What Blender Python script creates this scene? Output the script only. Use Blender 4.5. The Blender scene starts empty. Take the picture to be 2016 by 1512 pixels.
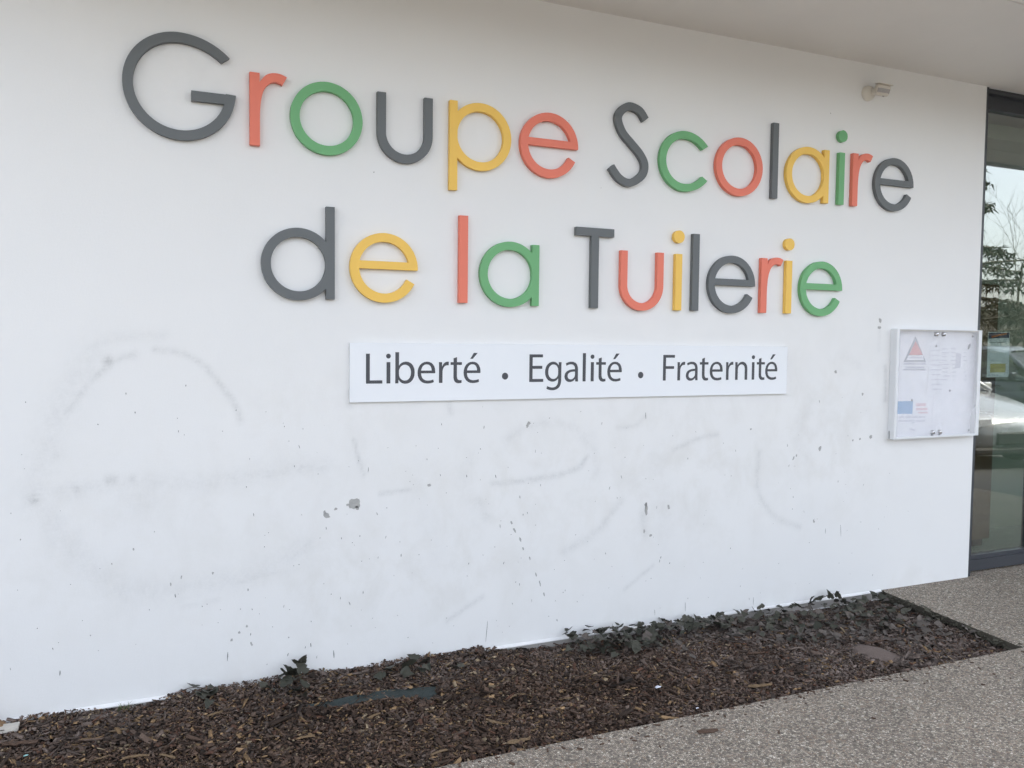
import bpy, math, random
import numpy as np
from mathutils import Vector, Matrix, geometry

random.seed(7)
RNG = np.random.default_rng(11)
SC = bpy.context.scene
COL = SC.collection

# ------------------------------------------------------------------ camera
YAW, PITCH, ROLL, FPX = 0.41185589, -0.05160014, 0.01046953, 1639.93   # focal length in pixels of a 2016 px wide frame
DIST, EYE = 3.8, 1.54                                                  # camera distance to the wall, eye height


def cam_axes():
    cy, sy = math.cos(YAW), math.sin(YAW)
    r = Vector((cy, -sy, 0)); fw = Vector((sy, cy, 0)); u = Vector((0, 0, 1))
    f2 = fw * math.cos(PITCH) + u * math.sin(PITCH)
    u2 = -fw * math.sin(PITCH) + u * math.cos(PITCH)
    return r * math.cos(ROLL) + u2 * math.sin(ROLL), -r * math.sin(ROLL) + u2 * math.cos(ROLL), f2


AX, AY, AZ = cam_axes()
cam = bpy.data.cameras.new('camera')
cam.sensor_width = 36.0
cam.lens = FPX / 2016 * 36.0
cam.clip_start = 0.05
cam.clip_end = 3000
cam_ob = bpy.data.objects.new('camera', cam)
COL.objects.link(cam_ob)
cam_ob.matrix_world = Matrix(((AX.x, AY.x, -AZ.x, 0), (AX.y, AY.y, -AZ.y, -DIST), (AX.z, AY.z, -AZ.z, EYE), (0, 0, 0, 1)))
SC.camera = cam_ob

# ------------------------------------------------------------------ sky, sun, exposure
SUN_EL, SUN_AZ = math.radians(52), math.radians(38)      # azimuth from +y (into the wall), clockwise towards +x
world = bpy.data.worlds.new('World')
SC.world = world
world.use_nodes = True
wn, wlk = world.node_tree.nodes, world.node_tree.links
wn.clear()
sky = wn.new('ShaderNodeTexSky'); sky.sky_type = 'NISHITA'; sky.sun_disc = False
sky.sun_elevation = SUN_EL; sky.sun_rotation = SUN_AZ
sky.air_density = 1.0; sky.dust_density = 3.0; sky.ozone_density = 1.0
hs = wn.new('ShaderNodeHueSaturation'); hs.inputs['Saturation'].default_value = 0.37
bg = wn.new('ShaderNodeBackground'); bg.inputs['Strength'].default_value = 0.15
wo = wn.new('ShaderNodeOutputWorld')
wlk.new(sky.outputs[0], hs.inputs['Color']); wlk.new(hs.outputs[0], bg.inputs['Color']); wlk.new(bg.outputs[0], wo.inputs['Surface'])
sl = bpy.data.lights.new('sun', 'SUN'); sl.energy = 1.5; sl.angle = math.radians(40); sl.color = (1.0, 0.88, 0.70)
sun = bpy.data.objects.new('sun', sl); COL.objects.link(sun)
sdir = Vector((math.sin(SUN_AZ) * math.cos(SUN_EL), math.cos(SUN_AZ) * math.cos(SUN_EL), math.sin(SUN_EL)))
sun.rotation_euler = sdir.to_track_quat('Z', 'Y').to_euler()
SC.view_settings.view_transform = 'Standard'
SC.view_settings.look = 'None'
SC.view_settings.exposure = 2.08
SC.view_settings.gamma = 1.0
SC.view_settings.use_curve_mapping = False
SC.cycles.use_denoising = True
SC.cycles.use_adaptive_sampling = True
SC.cycles.adaptive_threshold = 0.03
SC.cycles.max_bounces = 7
SC.cycles.transparent_max_bounces = 16


# ------------------------------------------------------------------ helpers
def ray(px, py):
    return AX * ((px - 1008) / FPX) - AY * ((py - 756) / FPX) + AZ


def onwall(px, py, d=0.0):
    """photo pixel -> (x, z) on the plane d metres in front of the wall"""
    r = ray(px, py); t = (DIST - d) / r.y
    return r.x * t, r.z * t + EYE


def onground(px, py, z=0.0):
    r = ray(px, py); t = (z - EYE) / r.z
    return r.x * t, r.y * t - DIST


def tag(o, label=None, cat=None, group=None, kind=None):
    if label: o['label'] = label
    if cat: o['category'] = cat
    if group: o['group'] = group
    if kind: o['kind'] = kind
    return o


def empty(name, loc=(0, 0, 0), rz=0.0, parent=None):
    o = bpy.data.objects.new(name, None)
    o.location = loc; o.rotation_euler = (0, 0, rz); o.empty_display_size = 0.1
    COL.objects.link(o)
    if parent: o.parent = parent
    return o


def link(name, me, parent=None, loc=None):
    o = bpy.data.objects.new(name, me)
    COL.objects.link(o)
    if loc is not None: o.location = loc
    if parent: o.parent = parent
    return o


class MB:
    """collects simple solids into one mesh"""
    def __init__(s):
        s.v, s.f, s.sm = [], [], []

    def add(s, vs, fs, smooth=False):
        n = len(s.v)
        s.v += [tuple(v) for v in vs]
        s.f += [tuple(i + n for i in f) for f in fs]
        s.sm += [smooth] * len(fs)
        return s

    def box(s, a, b, m=None):
        (x0, y0, z0), (x1, y1, z1) = a, b
        vs = [(x0, y0, z0), (x1, y0, z0), (x1, y1, z0), (x0, y1, z0), (x0, y0, z1), (x1, y0, z1), (x1, y1, z1), (x0, y1, z1)]
        if m is not None: vs = [m @ Vector(v) for v in vs]
        return s.add(vs, [(0, 3, 2, 1), (4, 5, 6, 7), (0, 1, 5, 4), (1, 2, 6, 5), (2, 3, 7, 6), (3, 0, 4, 7)])

    def bevbox(s, a, b, r, m=None):
        """box with chamfered edges"""
        vs, idx = [], {}
        c = [(a[i] + b[i]) / 2 for i in range(3)]; h = [(b[i] - a[i]) / 2 for i in range(3)]
        for sx in (-1, 1):
            for sy in (-1, 1):
                for sz in (-1, 1):
                    for ax in range(3):
                        p = [sx * h[0], sy * h[1], sz * h[2]]
                        for k in range(3):
                            if k != ax: p[k] -= (sx, sy, sz)[k] * r
                        idx[(sx, sy, sz, ax)] = len(vs)
                        vs.append(Vector((c[0] + p[0], c[1] + p[1], c[2] + p[2])))
        fs = []
        S = (-1, 1)
        for ax in range(3):
            o1, o2 = [k for k in range(3) if k != ax]
            for sg in S:
                q = []
                for (u, w) in ((-1, -1), (1, -1), (1, 1), (-1, 1)):
                    k = [0, 0, 0]; k[ax] = sg; k[o1] = u; k[o2] = w
                    q.append(idx[(k[0], k[1], k[2], ax)])
                fs.append(q)
            for u in S:
                for w in S:
                    k1 = [0, 0, 0]; k1[o1] = u; k1[o2] = w
                    q = []
                    for (sg, a2) in ((-1, o1), (1, o1), (1, o2), (-1, o2)):
                        k = list(k1); k[ax] = sg
                        q.append(idx[(k[0], k[1], k[2], a2)])
                    fs.append(q)
        for sx in S:
            for sy in S:
                for sz in S:
                    fs.append([idx[(sx, sy, sz, k)] for k in range(3)])
        cc = Vector(c)
        out = []
        for f in fs:
            p = [vs[i] for i in f]
            n = (p[1] - p[0]).cross(p[2] - p[0])
            mid = sum(p, Vector()) / len(p)
            out.append(f if n.dot(mid - cc) > 0 else f[::-1])
        if m is not None: vs = [m @ v for v in vs]
        return s.add(vs, out)

    def tube(s, pts, rads, seg=6, smooth=True, cap=True):
        pts = [Vector(p) for p in pts]
        if not hasattr(rads, '__len__'): rads = [rads] * len(pts)
        vs, fs = [], []
        for i, p in enumerate(pts):
            t = (pts[min(i + 1, len(pts) - 1)] - pts[max(i - 1, 0)])
            if t.length < 1e-9: t = Vector((0, 0, 1))
            t.normalize()
            ref = Vector((0, 0, 1)) if abs(t.z) < 0.9 else Vector((1, 0, 0))
            a = t.cross(ref).normalized(); b = t.cross(a)
            for k in range(seg):
                an = 2 * math.pi * k / seg
                vs.append(p + (a * math.cos(an) + b * math.sin(an)) * rads[i])
        for i in range(len(pts) - 1):
            for k in range(seg):
                k2 = (k + 1) % seg
                fs.append((i * seg + k, (i + 1) * seg + k, (i + 1) * seg + k2, i * seg + k2))
        s.add(vs, fs, smooth)
        if cap:
            n = len(s.v) - len(vs)
            s.f.append(tuple(n + k for k in range(seg))); s.sm.append(False)
            s.f.append(tuple(n + (len(pts) - 1) * seg + k for k in reversed(range(seg)))); s.sm.append(False)
        return s

    def lathe(s, prof, seg=24, m=None, smooth=True):
        """profile [(r, h)] turned about the local z axis"""
        vs, fs = [], []
        for (r, h) in prof:
            for k in range(seg):
                an = 2 * math.pi * k / seg
                v = Vector((r * math.cos(an), r * math.sin(an), h))
                vs.append(m @ v if m is not None else v)
        for i in range(len(prof) - 1):
            for k in range(seg):
                k2 = (k + 1) % seg
                fs.append((i * seg + k, i * seg + k2, (i + 1) * seg + k2, (i + 1) * seg + k))
        return s.add(vs, fs, smooth)

    def mesh(s, name, mat):
        me = bpy.data.meshes.new(name)
        me.from_pydata(s.v, [], s.f)
        if mat is not None: me.materials.append(mat)
        if any(s.sm): me.polygons.foreach_set('use_smooth', s.sm)
        me.update()
        return me

    def build(s, name, mat, parent=None, loc=None):
        return link(name, s.mesh(name, mat), parent, loc)


# ---- 2-D outlines: exact union of overlapping shapes, then given thickness
def area2(p):
    return sum(p[i][0] * p[(i + 1) % len(p)][1] - p[(i + 1) % len(p)][0] * p[i][1] for i in range(len(p)))


def union2d(shapes):
    """shapes: list of (outline, [holes]); returns verts, triangles of the union"""
    vs, fs, owner = [], [], []
    for k, (o, hs_) in enumerate(shapes):
        for j, poly in enumerate([o] + list(hs_)):
            if area2(poly) < 0: poly = poly[::-1]
            n = len(vs)
            vs += [Vector((p[0], p[1])) for p in poly]
            fs.append(list(range(n, n + len(poly))))
            owner.append((k, j > 0))
    ov, oe, of, _, _, orig = geometry.delaunay_2d_cdt(vs, [], fs, 1, 1e-6, True)
    tris = []
    for f, og in zip(of, orig):
        solid = {owner[i][0] for i in og if not owner[i][1]}
        hole = {owner[i][0] for i in og if owner[i][1]}
        if solid - hole: tris.append(list(f))
    return [(v.x, v.y) for v in ov], tris


def slab(shapes, y_front, y_back=None):
    """thick plate in the x-z plane, front towards -y; y_back None = flat print"""
    v, t = union2d(shapes)
    t = [f if area2([v[i] for i in f]) > 0 else f[::-1] for f in t]
    m = MB()
    m.add([(x, y_front, z) for x, z in v], t)
    if y_back is not None:
        m.add([(x, y_back, z) for x, z in v], [f[::-1] for f in t])
        cnt = {}
        for f in t:
            for i in range(len(f)):
                e = (f[i], f[(i + 1) % len(f)])
                cnt[e] = cnt.get(e, 0) + 1
        n = len(v)
        for (a, b) in cnt:
            if (b, a) not in cnt:
                m.f.append((b, a, a + n, b + n)); m.sm.append(False)
    return m


def arc(cx, cz, rx, rz, a0, a1, n=48):
    return [(cx + rx * math.cos(math.radians(a0 + (a1 - a0) * i / n)), cz + rz * math.sin(math.radians(a0 + (a1 - a0) * i / n))) for i in range(n + 1)]


def disc(cx, cz, rx, rz=None, n=72):
    return arc(cx, cz, rx, rz or rx, 0, 360, n)[:-1]


def rect(x0, z0, x1, z1):
    return [(x0, z0), (x1, z0), (x1, z1), (x0, z1)]


def spline(pts, n=8):
    out = []
    P = [pts[0]] + list(pts) + [pts[-1]]
    for i in range(1, len(P) - 2):
        p0, p1, p2, p3 = P[i - 1], P[i], P[i + 1], P[i + 2]
        for k in range(n):
            t = k / n
            out.append(tuple(0.5 * (2 * p1[j] + (p2[j] - p0[j]) * t + (2 * p0[j] - 5 * p1[j] + 4 * p2[j] - p3[j]) * t * t + (-p0[j] + 3 * p1[j] - 3 * p2[j] + p3[j]) * t ** 3) for j in range(len(p1))))
    out.append(tuple(pts[-1]))
    return out


def ribbon(pts, w):
    """outline of a stroke of width w along pts"""
    L, R_ = [], []
    for i, p in enumerate(pts):
        a = pts[max(i - 1, 0)]; b = pts[min(i + 1, len(pts) - 1)]
        dx, dz = b[0] - a[0], b[1] - a[1]; l = math.hypot(dx, dz) or 1
        L.append((p[0] - dz / l * w / 2, p[1] + dx / l * w / 2)); R_.append((p[0] + dz / l * w / 2, p[1] - dx / l * w / 2))
    return L + R_[::-1]


# ------------------------------------------------------------------ materials
def new_mat(name):
    m = bpy.data.materials.new(name); m.use_nodes = True
    nt = m.node_tree
    for n in list(nt.nodes): nt.nodes.remove(n)
    out = nt.nodes.new('ShaderNodeOutputMaterial')
    return m, nt, out


def N(nt, typ, **kw):
    n = nt.nodes.new(typ)
    for k, v in kw.items():
        if k in n.inputs: n.inputs[k].default_value = v
        else: setattr(n, k, v)
    return n


def mathn(nt, op, a, b=None, clamp=False):
    n = nt.nodes.new('ShaderNodeMath'); n.operation = op; n.use_clamp = clamp
    for i, v in enumerate((a, b)):
        if v is None: continue
        if hasattr(v, 'is_output') or hasattr(v, 'links'): nt.links.new(v, n.inputs[i])
        else: n.inputs[i].default_value = v
    return n.outputs[0]


def mixc(nt, fac, a, b, typ='MIX'):
    n = nt.nodes.new('ShaderNodeMix'); n.data_type = 'RGBA'; n.blend_type = typ
    for sock, v in ((n.inputs[0], fac), (n.inputs[6], a), (n.inputs[7], b)):
        if hasattr(v, 'links'): nt.links.new(v, sock)
        elif isinstance(v, (int, float)): sock.default_value = v
        else: sock.default_value = (*v, 1)
    return n.outputs[2]


def ramp(nt, fac, stops, interp='LINEAR'):
    n = nt.nodes.new('ShaderNodeValToRGB'); n.color_ramp.interpolation = interp
    el = n.color_ramp.elements
    while len(el) < len(stops): el.new(0.5)
    for e, (p, c) in zip(el, stops):
        e.position = p; e.color = (*c, 1) if len(c) == 3 else c
    nt.links.new(fac, n.inputs[0])
    return n.outputs[0]


def plain(name, col, rough=0.6, var=0.12, scale=14.0, bump=0.05, bscale=None, metallic=0.0, spec=0.5, coat=0.0):
    """painted / natural surface with a little uneven colour, sheen and relief"""
    m, nt, out = new_mat(name)
    b = N(nt, 'ShaderNodeBsdfPrincipled', Metallic=metallic)
    b.inputs['Specular IOR Level'].default_value = spec
    b.inputs['Coat Weight'].default_value = coat
    tc = N(nt, 'ShaderNodeTexCoord')
    nz = N(nt, 'ShaderNodeTexNoise', Scale=scale, Detail=5.0, Roughness=0.6)
    nt.links.new(tc.outputs['Object'], nz.inputs['Vector'])
    c = mixc(nt, nz.outputs['Fac'], tuple(x * (1 - var) for x in col), tuple(min(1, x * (1 + var)) for x in col))
    nt.links.new(c, b.inputs['Base Color'])
    r = mathn(nt, 'MULTIPLY_ADD', nz.outputs['Fac'], 0.2)
    r.node.inputs[2].default_value = rough - 0.1
    nt.links.new(r, b.inputs['Roughness'])
    if bump:
        bz = N(nt, 'ShaderNodeTexNoise', Scale=bscale or scale * 12, Detail=3.0)
        nt.links.new(tc.outputs['Object'], bz.inputs['Vector'])
        bp = N(nt, 'ShaderNodeBump', Strength=bump, Distance=0.01)
        nt.links.new(bz.outputs['Fac'], bp.inputs['Height']); nt.links.new(bp.outputs[0], b.inputs['Normal'])
    nt.links.new(b.outputs[0], out.inputs[0])
    return m


def glass(name, f0, tint, milk=0.0, milkcol=(0.8, 0.82, 0.84), rough=0.0):
    """clear sheet: Fresnel reflection over tinted transmission, optionally a film of dirt"""
    m, nt, out = new_mat(name)
    geo = N(nt, 'ShaderNodeNewGeometry')
    dp = nt.nodes.new('ShaderNodeVectorMath'); dp.operation = 'DOT_PRODUCT'
    nt.links.new(geo.outputs['Incoming'], dp.inputs[0]); nt.links.new(geo.outputs['Normal'], dp.inputs[1])
    c = mathn(nt, 'ABSOLUTE', dp.outputs['Value'])
    k = mathn(nt, 'SUBTRACT', 1.0, c, True)
    k5 = mathn(nt, 'POWER', k, 5.0)
    fr = mathn(nt, 'MULTIPLY_ADD', k5, 1 - f0); fr.node.inputs[2].default_value = f0
    tr = N(nt, 'ShaderNodeBsdfTransparent'); tr.inputs[0].default_value = (*tint, 1)
    base = tr.outputs[0]
    if milk:
        tc = N(nt, 'ShaderNodeTexCoord'); nz = N(nt, 'ShaderNodeTexNoise', Scale=2.0, Detail=2.0)
        nt.links.new(tc.outputs['Object'], nz.inputs['Vector'])
        df = N(nt, 'ShaderNodeBsdfDiffuse'); df.inputs[0].default_value = (*milkcol, 1)
        mk = N(nt, 'ShaderNodeMixShader')
        nt.links.new(mathn(nt, 'MULTIPLY', nz.outputs['Fac'], milk * 2), mk.inputs[0])
        nt.links.new(base, mk.inputs[1]); nt.links.new(df.outputs[0], mk.inputs[2]); base = mk.outputs[0]
    gl = N(nt, 'ShaderNodeBsdfGlossy', Roughness=rough); gl.inputs[0].default_value = (1, 1, 1, 1)
    mx = N(nt, 'ShaderNodeMixShader')
    nt.links.new(fr, mx.inputs[0]); nt.links.new(base, mx.inputs[1]); nt.links.new(gl.outputs[0], mx.inputs[2])
    nt.links.new(mx.outputs[0], out.inputs[0])
    return m


def wall_mat():
    m, nt, out = new_mat('white_render')
    b = N(nt, 'ShaderNodeBsdfPrincipled', Roughness=0.82)
    b.inputs['Specular IOR Level'].default_value = 0.25
    tc = N(nt, 'ShaderNodeTexCoord')
    at = N(nt, 'ShaderNodeAttribute', attribute_name='grime'); ad = N(nt, 'ShaderNodeAttribute', attribute_name='soiling')
    n1 = N(nt, 'ShaderNodeTexNoise', Scale=22.0, Detail=4.0, Roughness=0.72)
    n2 = N(nt, 'ShaderNodeTexNoise', Scale=2.1, Detail=3.0, Roughness=0.6)
    n3 = N(nt, 'ShaderNodeTexNoise', Scale=90.0, Detail=2.0, Roughness=0.7)
    n4 = N(nt, 'ShaderNodeTexNoise', Scale=420.0, Detail=1.0, Roughness=0.6)
    for n in (n1, n2, n3, n4): nt.links.new(tc.outputs['Object'], n.inputs['Vector'])
    base = mixc(nt, n2.outputs['Fac'], (0.765, 0.770, 0.772), (0.80, 0.80, 0.795))
    # soft soiling with a shape of its own
    n5 = N(nt, 'ShaderNodeTexNoise', Scale=4.6, Detail=5.0, Roughness=0.66, Distortion=0.25)
    mp = N(nt, 'ShaderNodeMapping'); mp.inputs['Scale'].default_value = (1.1, 1.0, 0.9)
    nt.links.new(tc.outputs['Object'], mp.inputs['Vector']); nt.links.new(mp.outputs[0], n5.inputs['Vector'])
    s1 = mathn(nt, 'MULTIPLY', ad.outputs['Fac'], ramp(nt, n5.outputs['Fac'], [(0.44, (0, 0, 0)), (0.66, (1, 1, 1))]))
    base = mixc(nt, mathn(nt, 'MULTIPLY', s1, 0.52), base, (0.60, 0.585, 0.545))
    # scrubbed-off strokes
    g0 = ramp(nt, n1.outputs['Fac'], [(0.32, (0.24, 0.24, 0.24)), (0.66, (1, 1, 1))])
    g1 = mathn(nt, 'MULTIPLY', at.outputs['Fac'], g0)
    g2 = mathn(nt, 'MULTIPLY', g1, ramp(nt, n3.outputs['Fac'], [(0.3, (0.55, 0.55, 0.55)), (0.6, (1, 1, 1))]))
    base = mixc(nt, mathn(nt, 'MULTIPLY', g2, 1.15, True), base, (0.40, 0.405, 0.405))
    nt.links.new(base, b.inputs['Base Color'])
    bp = N(nt, 'ShaderNodeBump', Strength=0.30, Distance=0.002)
    hgt = mathn(nt, 'ADD', n4.outputs['Fac'], mathn(nt, 'MULTIPLY', n3.outputs['Fac'], 0.8))
    nt.links.new(hgt, bp.inputs['Height']); nt.links.new(bp.outputs[0], b.inputs['Normal'])
    nt.links.new(b.outputs[0], out.inputs[0])
    return m


def pavement_mat():
    m, nt, out = new_mat('exposed_aggregate')
    b = N(nt, 'ShaderNodeBsdfPrincipled', Roughness=0.75)
    b.inputs['Specular IOR Level'].default_value = 0.35
    tc = N(nt, 'ShaderNodeTexCoord')
    wob = N(nt, 'ShaderNodeTexNoise', Scale=60.0, Detail=0.0)
    nt.links.new(tc.outputs['Object'], wob.inputs['Vector'])
    wv = nt.nodes.new('ShaderNodeVectorMath'); wv.operation = 'MULTIPLY_ADD'
    nt.links.new(wob.outputs['Color'], wv.inputs[0]); wv.inputs[1].default_value = (0.006, 0.006, 0.0); nt.links.new(tc.outputs['Object'], wv.inputs[2])
    v1 = N(nt, 'ShaderNodeTexVoronoi', Scale=118.0); v1.inputs['Randomness'].default_value = 1.0
    ve = N(nt, 'ShaderNodeTexVoronoi', Scale=118.0); ve.feature = 'DISTANCE_TO_EDGE'
    v1.voronoi_dimensions = '2D'; ve.voronoi_dimensions = '2D'
    for v in (v1, ve): nt.links.new(wv.outputs[0], v.inputs['Vector'])
    sep = nt.nodes.new('ShaderNodeSeparateColor'); nt.links.new(v1.outputs['Color'], sep.inputs[0])
    stone = ramp(nt, sep.outputs[0], [(0.0, (0.14, 0.13, 0.12)), (0.12, (0.21, 0.19, 0.17)), (0.28, (0.29, 0.265, 0.235)), (0.48, (0.40, 0.365, 0.32)),
                                      (0.68, (0.47, 0.435, 0.385)), (0.8, (0.32, 0.25, 0.20)), (0.88, (0.55, 0.52, 0.475)), (0.955, (0.68, 0.66, 0.62))], 'CONSTANT')
    tone = N(nt, 'ShaderNodeTexNoise', Scale=1.6, Detail=3.0, Roughness=0.65)
    nt.links.new(tc.outputs['Object'], tone.inputs['Vector'])
    fine = N(nt, 'ShaderNodeTexNoise', Scale=300.0, Detail=0.0)
    nt.links.new(tc.outputs['Object'], fine.inputs['Vector'])
    matrix = ramp(nt, fine.outputs['Fac'], [(0.3, (0.13, 0.12, 0.11)), (0.7, (0.23, 0.212, 0.19))])
    edge = ramp(nt, ve.outputs['Distance'], [(0.05, (0, 0, 0)), (0.16, (1, 1, 1))])
    c = mixc(nt, edge, matrix, stone)
    c = mixc(nt, 1.0, c, ramp(nt, tone.outputs['Fac'], [(0.3, (0.92, 0.865, 0.79)), (0.7, (1.15, 1.08, 0.985))]), 'MULTIPLY')
    nt.links.new(c, b.inputs['Base Color'])
    bp = N(nt, 'ShaderNodeBump', Strength=0.9, Distance=0.004)
    nt.links.new(ramp(nt, ve.outputs['Distance'], [(0.0, (0, 0, 0)), (0.32, (1, 1, 1))]), bp.inputs['Height'])
    nt.links.new(bp.outputs[0], b.inputs['Normal'])
    nt.links.new(b.outputs[0], out.inputs[0])
    return m


def tint_mat(name, attr, rough=0.8, bump=0.4, spec=0.3, transl=False):
    m, nt, out = new_mat(name)
    b = N(nt, 'ShaderNodeBsdfPrincipled', Roughness=rough)
    b.inputs['Specular IOR Level'].default_value = spec
    at = N(nt, 'ShaderNodeAttribute', attribute_name=attr)
    tc = N(nt, 'ShaderNodeTexCoord')
    nz = N(nt, 'ShaderNodeTexNoise', Scale=240.0, Detail=4.0)
    nt.links.new(tc.outputs['Object'], nz.inputs['Vector'])
    c = mixc(nt, 1.0, at.outputs['Color'], ramp(nt, nz.outputs['Fac'], [(0.25, (0.6, 0.6, 0.6)), (0.75, (1.25, 1.25, 1.25))]), 'MULTIPLY')
    nt.links.new(c, b.inputs['Base Color'])
    bp = N(nt, 'ShaderNodeBump', Strength=bump, Distance=0.002)
    nt.links.new(nz.outputs['Fac'], bp.inputs['Height']); nt.links.new(bp.outputs[0], b.inputs['Normal'])
    nt.links.new(b.outputs[0], out.inputs[0])
    return m


def leaf_mat(name, c0, c1, vein):
    m, nt, out = new_mat(name)
    b = N(nt, 'ShaderNodeBsdfPrincipled', Roughness=0.62)
    b.inputs['Specular IOR Level'].default_value = 0.3
    tc = N(nt, 'ShaderNodeTexCoord'); oi = N(nt, 'ShaderNodeObjectInfo')
    nz = N(nt, 'ShaderNodeTexNoise', Scale=70.0, Detail=4.0)
    nt.links.new(tc.outputs['Object'], nz.inputs['Vector'])
    c = mixc(nt, oi.outputs['Random'], c0, c1)
    c = mixc(nt, mathn(nt, 'MULTIPLY', nz.outputs['Fac'], 0.55), c, vein)
    nt.links.new(c, b.inputs['Base Color'])
    bp = N(nt, 'ShaderNodeBump', Strength=0.3, Distance=0.002)
    nt.links.new(nz.outputs['Fac'], bp.inputs['Height']); nt.links.new(bp.outputs[0], b.inputs['Normal'])
    nt.links.new(b.outputs[0], out.inputs[0])
    return m


M = {}
M['wall'] = wall_mat()
M['soffit'] = plain('soffit_paint', (0.74, 0.725, 0.70), 0.85, 0.04, 3.0, 0.08, 300)
M['pave'] = pavement_mat()
M['pave_edge'] = plain('slab_edge_concrete', (0.070, 0.062, 0.048), 0.9, 0.3, 30.0, 0.6, 120)
M['asphalt'] = plain('asphalt', (0.085, 0.085, 0.085), 0.85, 0.25, 40.0, 0.5, 300)
M['soil'] = plain('dark_humus', (0.032, 0.022, 0.017), 0.95, 0.4, 30.0, 0.9, 160)
M['grass'] = plain('rough_grass', (0.10, 0.115, 0.05), 0.9, 0.4, 0.6, 0.4, 20)
M['alu'] = plain('aluminium_profile', (0.80, 0.80, 0.80), 0.35, 0.12, 20.0, 0.04, 300, metallic=0.1)
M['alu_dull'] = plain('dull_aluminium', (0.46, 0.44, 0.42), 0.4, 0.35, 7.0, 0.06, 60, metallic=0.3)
M['alu_white'] = plain('white_coated_aluminium', (0.74, 0.755, 0.775), 0.36, 0.03, 16.0, 0.02, 200)
M['chrome'] = plain('chromed_lock', (0.62, 0.62, 0.64), 0.2, 0.04, 60.0, 0.0, metallic=1.0)
M['dark_hole'] = plain('dark_slot', (0.02, 0.02, 0.022), 0.6, 0.1, 60.0, 0.0)
M['frame'] = plain('anthracite_powder_coat', (0.042, 0.046, 0.055), 0.45, 0.1, 12.0, 0.03, 400)
M['glass'] = glass('facade_glass', 0.23, (0.80, 0.86, 0.82))
M['board_glass'] = glass('hazy_board_pane', 0.02, (0.985, 0.985, 0.985), milk=0.20, milkcol=(0.95, 0.96, 0.97), rough=0.25)
M['car_glass'] = glass('car_glass', 0.07, (0.35, 0.40, 0.38))
M['grey'] = plain('grey_letter_paint', (0.122, 0.133, 0.138), 0.55, 0.05, 9.0, 0.03, 500)
M['coral'] = plain('coral_letter_paint', (0.76, 0.195, 0.128), 0.55, 0.05, 9.0, 0.03, 500)
M['green'] = plain('green_letter_paint', (0.150, 0.40, 0.175), 0.55, 0.05, 9.0, 0.03, 500)
M['yellow'] = plain('yellow_letter_paint', (0.84, 0.53, 0.105), 0.55, 0.05, 9.0, 0.03, 500)
M['panel'] = plain('white_gloss_panel', (0.82, 0.845, 0.88), 0.22, 0.015, 3.0, 0.0, coat=0.3)
M['print'] = plain('charcoal_print', (0.060, 0.064, 0.075), 0.5, 0.06, 30.0, 0.0)
M['chip'] = plain('bared_render', (0.40, 0.40, 0.39), 0.9, 0.25, 80.0, 0.3, 300)
M['speck'] = plain('dirt_specks', (0.27, 0.275, 0.275), 0.9, 0.5, 50.0, 0.0)
M['stain'] = plain('rusty_grime', (0.42, 0.39, 0.34), 0.9, 0.2, 60.0, 0.0)
M['cream_plastic'] = plain('cream_plastic', (0.66, 0.63, 0.57), 0.4, 0.04, 30.0, 0.02, 300)
M['lens'] = plain('frosted_grey_lens', (0.40, 0.38, 0.38), 0.25, 0.05, 60.0, 0.0)
M['paper'] = plain('white_paper', (0.84, 0.84, 0.90), 0.8, 0.02, 20.0, 0.0)
M['paper_grey'] = plain('grey_print', (0.33, 0.34, 0.40), 0.8, 0.1, 90.0, 0.0)
M['paper_pale'] = plain('pale_grey_print', (0.57, 0.58, 0.66), 0.8, 0.1, 90.0, 0.0)
M['paper_red'] = plain('red_print', (0.66, 0.22, 0.23), 0.8, 0.06, 60.0, 0.0)
M['paper_pink'] = plain('pink_print', (0.74, 0.54, 0.58), 0.8, 0.12, 90.0, 0.0)
M['paper_blue'] = plain('blue_print', (0.15, 0.35, 0.62), 0.8, 0.06, 60.0, 0.0)
M['navy'] = plain('navy_print', (0.03, 0.05, 0.13), 0.6, 0.1, 60.0, 0.0)
M['orange'] = plain('orange_print', (0.60, 0.17, 0.035), 0.6, 0.25, 20.0, 0.0)
M['ochre'] = plain('yellow_print', (0.62, 0.50, 0.16), 0.6, 0.15, 30.0, 0.0)
M['magnet'] = plain('grey_magnet', (0.20, 0.20, 0.22), 0.4, 0.1, 60.0, 0.0)
M['int_wall'] = plain('interior_wall', (0.40, 0.42, 0.36), 0.8, 0.05, 3.0, 0.05)
M['int_floor'] = plain('interior_floor', (0.50, 0.56, 0.51), 0.5, 0.05, 3.0, 0.0)
M['cupboard'] = plain('brown_laminate', (0.15, 0.082, 0.040), 0.5, 0.2, 5.0, 0.03)
M['mulch'] = tint_mat('bark_mulch', 'tint', 0.85, 0.5, 0.25)
M['bark'] = plain('bark_piece', (0.185, 0.122, 0.066), 0.9, 0.6, 40.0, 0.5, 200)
M['bark_dark'] = plain('dark_bark_piece', (0.085, 0.048, 0.030), 0.85, 0.4, 40.0, 0.5, 200)
M['stone'] = plain('brown_grey_stone', (0.150, 0.118, 0.104), 0.95, 0.28, 26.0, 0.6, 180, spec=0.2)
M['film'] = plain('weed_membrane', (0.036, 0.047, 0.046), 0.75, 0.45, 14.0, 0.5, 200, spec=0.25)
M['ivy'] = leaf_mat('ivy_leaf', (0.020, 0.024, 0.016), (0.078, 0.076, 0.058), (0.062, 0.059, 0.047))
M['ivy_dry'] = leaf_mat('dusty_ivy_leaf', (0.070, 0.060, 0.053), (0.135, 0.112, 0.096), (0.095, 0.083, 0.073))
M['litter'] = plain('withered_leaf', (0.088, 0.074, 0.064), 0.8, 0.55, 16.0, 0.3, 150)
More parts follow.
